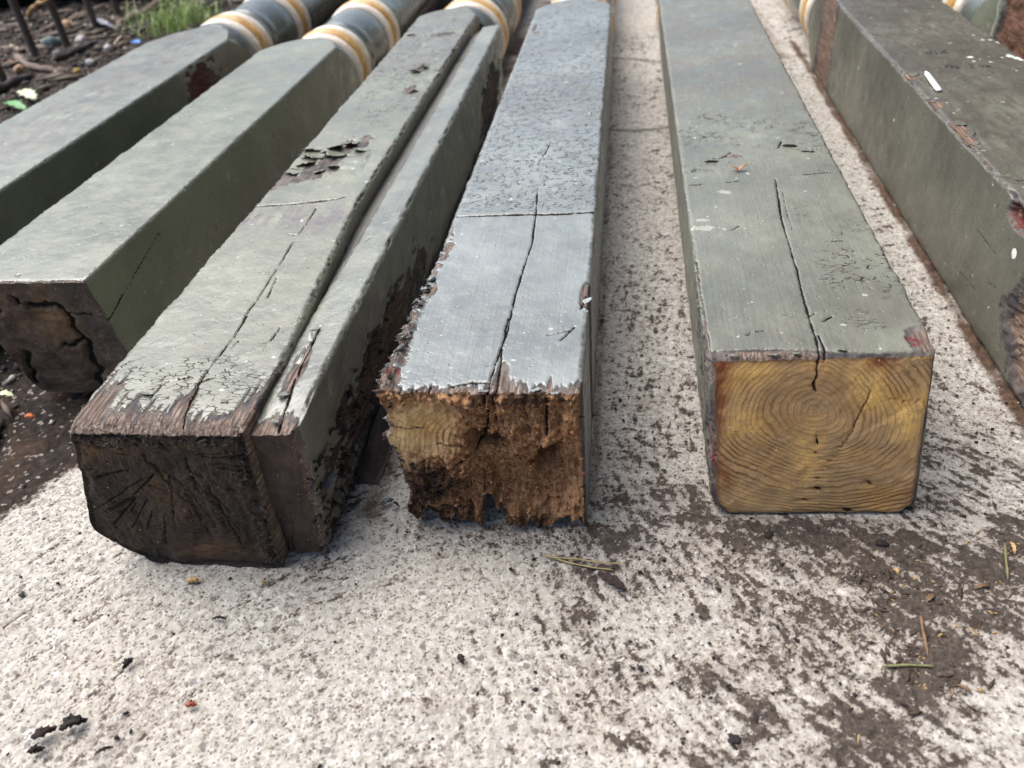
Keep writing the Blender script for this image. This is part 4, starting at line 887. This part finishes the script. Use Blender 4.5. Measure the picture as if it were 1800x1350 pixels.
blade('bark_piece', A3([(330, 1243), (345, 1242)]), .0022, REDB, 'reddish brown crumb on pale concrete left of centre', 'bark', .002)
blade('paint_chip', A3([(672, 889), (690, 882)]), .0026, SLATE, 'grey paint chip on concrete between the blackened and rotten posts', 'paint chip', .0025)
blade('paint_chip', A3([(692, 886), (702, 892)]), .0012, CHAR, 'small black sliver beside the grey paint chip', 'paint chip', .001)
lump('pebble', at(1116, 738, .0), (.0032, .0022, .0022), SLATE, 'grey pebble on concrete between the rotten and clean cut posts', 'pebble', seed=3)
lump('pebble', at(1090, 705, .0), (.0012, .0020, .0014), CHAR, 'tiny dark pebble above the grey pebble between two posts', 'pebble', seed=4)
lump('pebble', at(1352, 945, .0), (.004, .003, .003), CHAR, 'dark pebble in the dirt under the front of the clean cut post', 'pebble', seed=8)
lump('pebble', at(1550, 960, .0), (.0046, .003, .003), CHAR, 'dark pebble in the dirt right of the clean cut post end', 'pebble', seed=9)
lump('pebble', at(40, 1047, .0), (.0024, .002, .0022), SLATE, 'dark grey pebble near the left edge of the concrete', 'pebble', seed=12)
lump('dirt_clod', at(1335, 1252, .0), (.006, .005, .0014), CHAR, 'black dirt clod in the middle of the lower right concrete', 'dirt clod', seed=10, rough=.8, sub=3)
lump('dirt_clod', at(1290, 1300, .0), (.003, .003, .001), CHAR, 'smaller black clod left of the big one at lower right', 'dirt clod', seed=11, rough=.8, sub=3)
# chip caught at the foot of C's trim board
blade('paint_chip', [at_x(575, 862, -.212), at_x(588, 836, -.210)], .005, SLATE, 'grey green paint chip leaning on the foot of the trim board', 'paint chip', .001)
# crumbs nobody could count
def scatter(name, n, gen, mat, rmin, rmax, seed, long=1.0):
    R = np.random.RandomState(seed); base = np.array([(1, 0, 0), (-1, 0, 0), (0, 1, 0), (0, -1, 0), (0, 0, 1), (0, 0, -1.)])
    f = np.array([(0, 2, 4), (2, 1, 4), (1, 3, 4), (3, 0, 4), (2, 0, 5), (1, 2, 5), (3, 1, 5), (0, 3, 5)])
    V = []; Fc = []
    for i in range(n):
        p = gen(R)
        r = rmin+(rmax-rmin)*R.rand()**2.5; v = base*(1+.7*(R.rand(6, 3)-.5))*r*np.array([long, .7, .5])
        a = R.rand()*6.283; ca, sa = math.cos(a), math.sin(a); v = v@np.array([[ca, sa, 0], [-sa, ca, 0], [0, 0, 1]])
        V.append(v+[p[0], p[1], p[2]+r*.3]); Fc.append(f+6*i)
    o = mesh(name, np.concatenate(V), np.concatenate(Fc), mat, smooth=False); return tag(o, kind='stuff')
def stick_on(name, V, n, mat, rmin, rmax, seed, long, parent, origin, W=None):
    R0 = np.random.RandomState(seed); idx = iter(R0.choice(len(V), n, p=(W/W.sum() if W is not None else None)))
    o = scatter(name, n, lambda R: V[next(idx)], mat, rmin, rmax, seed, long)
    for v in o.data.vertices: v.co -= Vector(origin)
    o.parent = parent; return o
def g_conc(R):
    while True:
        x = R.rand()*1.0-.5; y = .2+R.rand()*.6
        if float(dirt_field(np.array(x), np.array(y)))+.08 > R.rand() and not (-.37 < x < -.03 and y > .39): return (x, y, g0-.001)
scatter('dirt_crumbs', 2300, g_conc, CHAR, .0003, .0022, 1)
scatter('pale_grit', 900, lambda R: (R.rand()*1.0-.5, .2+R.rand()*.55, g0-.001), flat('pale_grit', L(214, 208, 198), .8, .2, 300), .0003, .0013, 2)
def g_spl(R):
    px, py = [(1640, 1120), (1700, 1080), (1760, 1000), (1650, 1180), (1560, 1040)][R.randint(5)]
    return at(px+R.randn()*40, py+R.randn()*35, g0)
scatter('wood_splinters', 230, g_spl, flat('splinter', L(158, 128, 84), .7, .4, 400), .0004, .0017, 3, 2.2)
scatter('bark_shreds', 380, g_spl, flat('shred', L(66, 52, 42), .8, .4, 400), .0005, .0022, 4, 2.8)
V = postD.capV; m_ = (postD.capC['rot'] > .6)&(postD.capC['dark'] < .5)&(V[:, 2] < .126); V1 = V[m_]; m2 = postD.capC['dark'] > .35; V2 = V[m2]; W1 = postD.capW[m_]; W2_ = postD.capW[m2]
# radial sampling crowds the middle, so thin it out by height above and below the centre
stick_on('rot_crumbs', V1, 500, flat('rot_light', L(184, 138, 94), .9, .3, 300), .0005, .0022, 31, 1.3, tD, oD, W1)
stick_on('rot_crumbs', V1, 700, flat('rot_mid', L(140, 96, 62), .9, .3, 300), .0006, .0026, 32, 1.3, tD, oD, W1)
stick_on('rot_crumbs', V2, 700, flat('rot_dark', L(58, 38, 28), .9, .3, 300), .0006, .0028, 33, 1.5, tD, oD, W2_)
B_ = postD.bodyV; q_ = (postD.bodyN[:, 0] < -.3)&(B_[:, 1] < .56)&(B_[:, 2] > .05)
stick_on('bark_shards', B_[q_], 520, BARK, .0007, .0036, 34, 1.8, tD, oD)
stick_on('paint_shards', B_[q_&(B_[:, 2] > .10)], 160, PD, .001, .004, 35, 1.5, tD, oD)
B_ = postCb.bodyV; q_ = (postCb.bodyN[:, 0] > .3)&(B_[:, 1] < .62)&(B_[:, 2] < .09)
stick_on('bark_shards', B_[q_], 260, BARK, .001, .005, 36, 1.8, tC, oC)
B_ = postC.capV; q_ = (B_[:, 2] > .118)|(B_[:, 0] > -.262)
stick_on('bark_shards', B_[q_], 420, MW, .0006, .0026, 37, 1.6, tC, oC, postC.capW[q_])
# loose wood fibre beneath the rotten end
scatter('rotten_wood_dust', 420, lambda R: (-.165+R.rand()*.15+R.randn()*.006, .395-abs(R.randn())*.008+R.rand()*.02, .001), flat('rot_dust', L(92, 68, 50), .9, .4, 400), .0003, .0014, 6, 1.6)
# ------------------------------------------------------------------ soil bed, top left
def gs_(R):
    while True:
        x = -2.2+R.rand()**1.3*1.75; y = .35+R.rand()**.7*2.3
        if x < np.interp(y, _ey, _ex)-.005 and not (-.87 < x < -.68 and y > .6) and not (-.6 < x < -.46 and y > .56): return (x, y, float(soil_z(np.array(x), np.array(y)))+.001)
for nm, n, c, a, b, lg, sd_ in [('gravel', 6000, L(68, 63, 60), .0012, .012, 1., 21), ('pale_gravel', 2200, L(180, 172, 162), .001, .009, 1., 22), ('leaf_litter', 2400, L(66, 54, 46), .002, .010, 2.0, 23), ('twig_litter', 1200, L(104, 92, 80), .003, .015, 4.0, 24)]:
    scatter(nm, n, gs_, flat(nm, c, .85, .45, 60), a, b, sd_, lg)
def S3(l, z=.004): return [at(a, b, z) for a, b in l]
for pts, r, m, lb in [([(-30, 115), (0, 92), (20, 84), (45, 93)], .006, TWIGP, 'pale bent twig at the far left of the soil'),
                      ([(28, 103), (55, 122), (88, 127), (118, 129)], .009, TWIG, 'grey brown forked twig in front of the fence pickets'),
                      ([(62, 142), (90, 136), (120, 128)], .006, TWIG, 'thin grey twig meeting the forked twig from below'),
                      ([(66, 62), (110, 48), (160, 24), (205, 8)], .010, TWIG, 'long grey stick running behind the pickets'),
                      ([(92, 112), (130, 96), (172, 74)], .009, TWIGD, 'dark flat stick behind the tan pebble'),
                      ([(-20, 172), (20, 152), (60, 134)], .011, TWIGD, 'thick blackish stick at the left edge of the soil'),
                      ([(205, 52), (240, 34), (290, 5), (320, -10)], .012, TWIG, 'grey stick leading up to the grass tuft'),
                      ([(200, 80), (213, 66), (218, 50), (228, 36)], .003, TWIGP, 'very thin pale root curling near the grass'),
                      ([(230, 66), (262, 52), (285, 40)], .006, TWIGD, 'dark stick just below the grass tuft'),
                      ([(335, 22), (365, 10), (390, -2)], .007, TWIGD, 'dark stick right of the grass tuft')]:
    tube('twig', S3(pts), r, m, lb, 'twig', 'sticks on the soil')
tube('twig', [at(50, 34, .0), at(54, 22, .06), at(66, 10, .10), at(84, 4, .13), at(88, -4, .16)], .006, flat('ochre_twig', L(140, 108, 66), .7, .3, 60), 'curved ochre twig rising beside the first picket', 'twig', 'sticks on the soil')
for px, py, r, c, lb in [(px_, py_, tuple(.75*q for q in r_), c_, l_) for px_, py_, r_, c_, l_ in [(97, 84, (.034, .016, .022), L(104, 120, 118), 'blue grey stone between the first two pickets'), (144, 77, (.026, .014, .016), L(206, 200, 196), 'smooth white stone right of the second picket'),
                         (123, 52, (.022, .018, .020), L(176, 140, 110), 'round tan stone behind the pickets'), (38, 130, (.020, .013, .014), L(158, 128, 92), 'smooth tan pebble near the forked twig'),
                         (192, 90, (.014, .010, .012), L(212, 206, 200), 'small white stone close to the smeared post'), (22, 116, (.009, .009, .010), L(158, 88, 66), 'small red brick crumb at the left'),
                         (104, 98, (.020, .010, .010), L(84, 86, 88), 'dark grey stone in front of the blue grey one'), (138, 131, (.012, .008, .010), L(184, 154, 80), 'yellowish stone touching the smeared post edge'),
                         (14, 76, (.018, .012, .012), L(190, 172, 152), 'pale stone at the left edge'), (160, 114, (.013, .009, .010), L(206, 202, 198), 'white pebble beside the smeared post, by the yellowish stone'),
                         (206, 40, (.02, .012, .012), L(150, 132, 112), 'brown stone behind the last picket')]]:
    lump('stone', at(px, py, .0), r, flat('stone', c, .6, .2, 40, .001), lb, 'stone', 'stones in the soil', seed=px % 13, rough=.45, sub=3)
blade('green_leaf', [at(10, 182, .01), at(28, 186, .016), at(46, 195, .01)], .011, GREENL, 'single fresh green leaf beside the smeared post', 'leaf', .001, .004)
blade('pale_leaf', [at(38, 160, .01), at(50, 168, .014), at(62, 176, .01)], .014, PALE, 'pale yellow green leaf just above the fresh green one', 'leaf', .001, .004)
blade('plastic_scrap', [at(232, 76, .008), at(246, 77, .008)], .010, flat('blue_plastic', L(88, 150, 225), .4, .1), 'bright blue plastic scrap at the edge of the smeared post', 'plastic scrap', .002, .003)
blade('shell_shard', [at(170, 36, .01), at(185, 48, .02), at(205, 54, .01)], .010, flat('grey_shard', L(140, 138, 150), .4, .15), 'curved grey shard between the last two pickets', 'shard', .002, .008)
for k, (px, py, lb) in enumerate([(10, 690, 'pale dry leaf at the left edge by the split brown end')]):
    blade('pale_leaf', [at(-6, 700, .004), at(10, 697, .006), at(26, 699, .004)], .004, PALE, lb, 'leaf', .0008, .003)
blade('wood_chip', [at(46, 735, .002), at(62, 736, .002)], .0028, flat('orange_chip', L(190, 104, 56), .7, .2), 'bright orange chip on dark soil at left', 'wood chip', .002)
# fence: iron pickets with a low rail
IRON = flat('rusty_iron', L(74, 64, 60), .6, .3, 60, .001)
tP = thing('picket_fence', 'row of thin rusty iron pickets standing in the soil', 'fence', (-1.44, 1.7, -.01))
oP = tuple(tP.location); ys_ = []
for i in range(9):
    px_, py_ = [(10, 150), (68, 110), (122, 90), (172, 55), (212, 35)][i] if i < 5 else (0, 0)
    X0, Y0 = (at(px_, py_)[:2] if i < 5 else (-1.455, 2.35+(i-4)*.16)); ys_.append(Y0)
    r = .0095; V = []; segs = 10; zs = [-.04, .0, .3, .7, .98, 1.02, 1.08]; rs = [r, r, r, r, r, r*1.5, r*.1]
    for z_, q in zip(zs, rs):
        for k in range(segs): a = 2*math.pi*k/segs; V.append((X0+q*math.cos(a), Y0+q*math.sin(a), z_))
    mesh('picket', V, grid_faces(len(zs), segs, True), IRON, tP, oP)
V = [(x_, y_, z_) for y_ in (1.4, 3.2) for x_, z_ in ((-1.46, .88), (-1.46, .91), (-1.42, .91), (-1.42, .88))]
mesh('rail', V, [(0, 1, 5, 4), (1, 2, 6, 5), (2, 3, 7, 6), (3, 0, 4, 7), (0, 3, 2, 1), (4, 5, 6, 7)], IRON, tP, oP, smooth=False)
# black plastic pipe lying behind the fence
PIPE = NT('black_plastic'); PIPE = PIPE.end(L(22, 26, 34), .28, PIPE.noise(12, 3), .004)
a_ = np.linspace(0, 2*math.pi, 48, endpoint=False); V = []
p0 = np.array([-2.9, 2.62]); p1 = np.array([-1.50, 2.74]); dd = (p1-p0)/np.linalg.norm(p1-p0); nn = np.array([-dd[1], dd[0]])
prof = [(0, .01), (0, .17), (.02, .18)]+[(.05+i*.06, .18+(.004 if i % 2 else -.003)) for i in range(21)]+[(1.36, .175), (1.395, .15), (1.405, .02)]
for s_, r in prof:
    for a in a_: q = p0+dd*s_+nn*r*math.cos(a); V.append((q[0], q[1], .17+r*math.sin(a)))
o = mesh('plastic_pipe', V, grid_faces(len(prof), 48, True), PIPE, None, (p0[0], p0[1], 0)); tag(o, 'large glossy black plastic pipe lying behind the iron pickets', 'pipe')
# grass tuft
def grass():
    R = np.random.RandomState(3); V = []; Fc = []; c = at(318, 48, 0)
    for i in range(300):
        bx, by = c[0]+R.randn()*.055, c[1]+R.randn()*.06; a = R.rand()*6.28; ln = .03+R.rand()*.07; w_ = .0009+R.rand()*.0011; lean = R.rand()*.9; k = len(V)
        sx, sy = -math.sin(a)*w_, math.cos(a)*w_
        for t in (0, .4, .75, 1):
            q = (bx+math.cos(a)*lean*ln*t*t, by+math.sin(a)*lean*ln*t*t, ln*t*(1-.3*lean*t)); f_ = 1-t*.9
            V += [(q[0]-sx*f_, q[1]-sy*f_, q[2]), (q[0]+sx*f_, q[1]+sy*f_, q[2])]
        Fc += [(k+j*2, k+j*2+1, k+j*2+3, k+j*2+2) for j in range(3)]
    t = NT('grass'); m = t.end(t.ramp(t.noise(30, 3), [(.35, L(110, 140, 70)), (.5, L(158, 186, 104)), (.7, L(200, 200, 140))]), .6)
    o = mesh('grass_tuft', V, Fc, m, smooth=False); tag(o, kind='stuff')
grass()
# unseen wall and eave added to block light from the right
SID = flat('light_block_siding', L(60, 54, 48), .7, .2, 8, .003)
V = []; Fc = []
for i in range(34):
    z0 = i*.15; k = len(V)
    V += [(1.45, -2.5, z0), (1.45, 6.5, z0), (1.49, 6.5, z0+.155), (1.49, -2.5, z0+.155)]; Fc.append((k, k+1, k+2, k+3))
k = len(V); V += [(.85, -2.8, 4.7), (.85, 6.8, 4.7), (1.5, 6.8, 5.12), (1.5, -2.8, 5.12)]; Fc.append((k, k+1, k+2, k+3))
o = mesh('siding', V, Fc, SID, None, smooth=False)
o.name = 'light_block_wall'; m = o.modifiers.new('t', 'SOLIDIFY'); m.thickness = .02
tag(o, 'unseen dark lapped wall and eave added to block light from the right', 'wall')
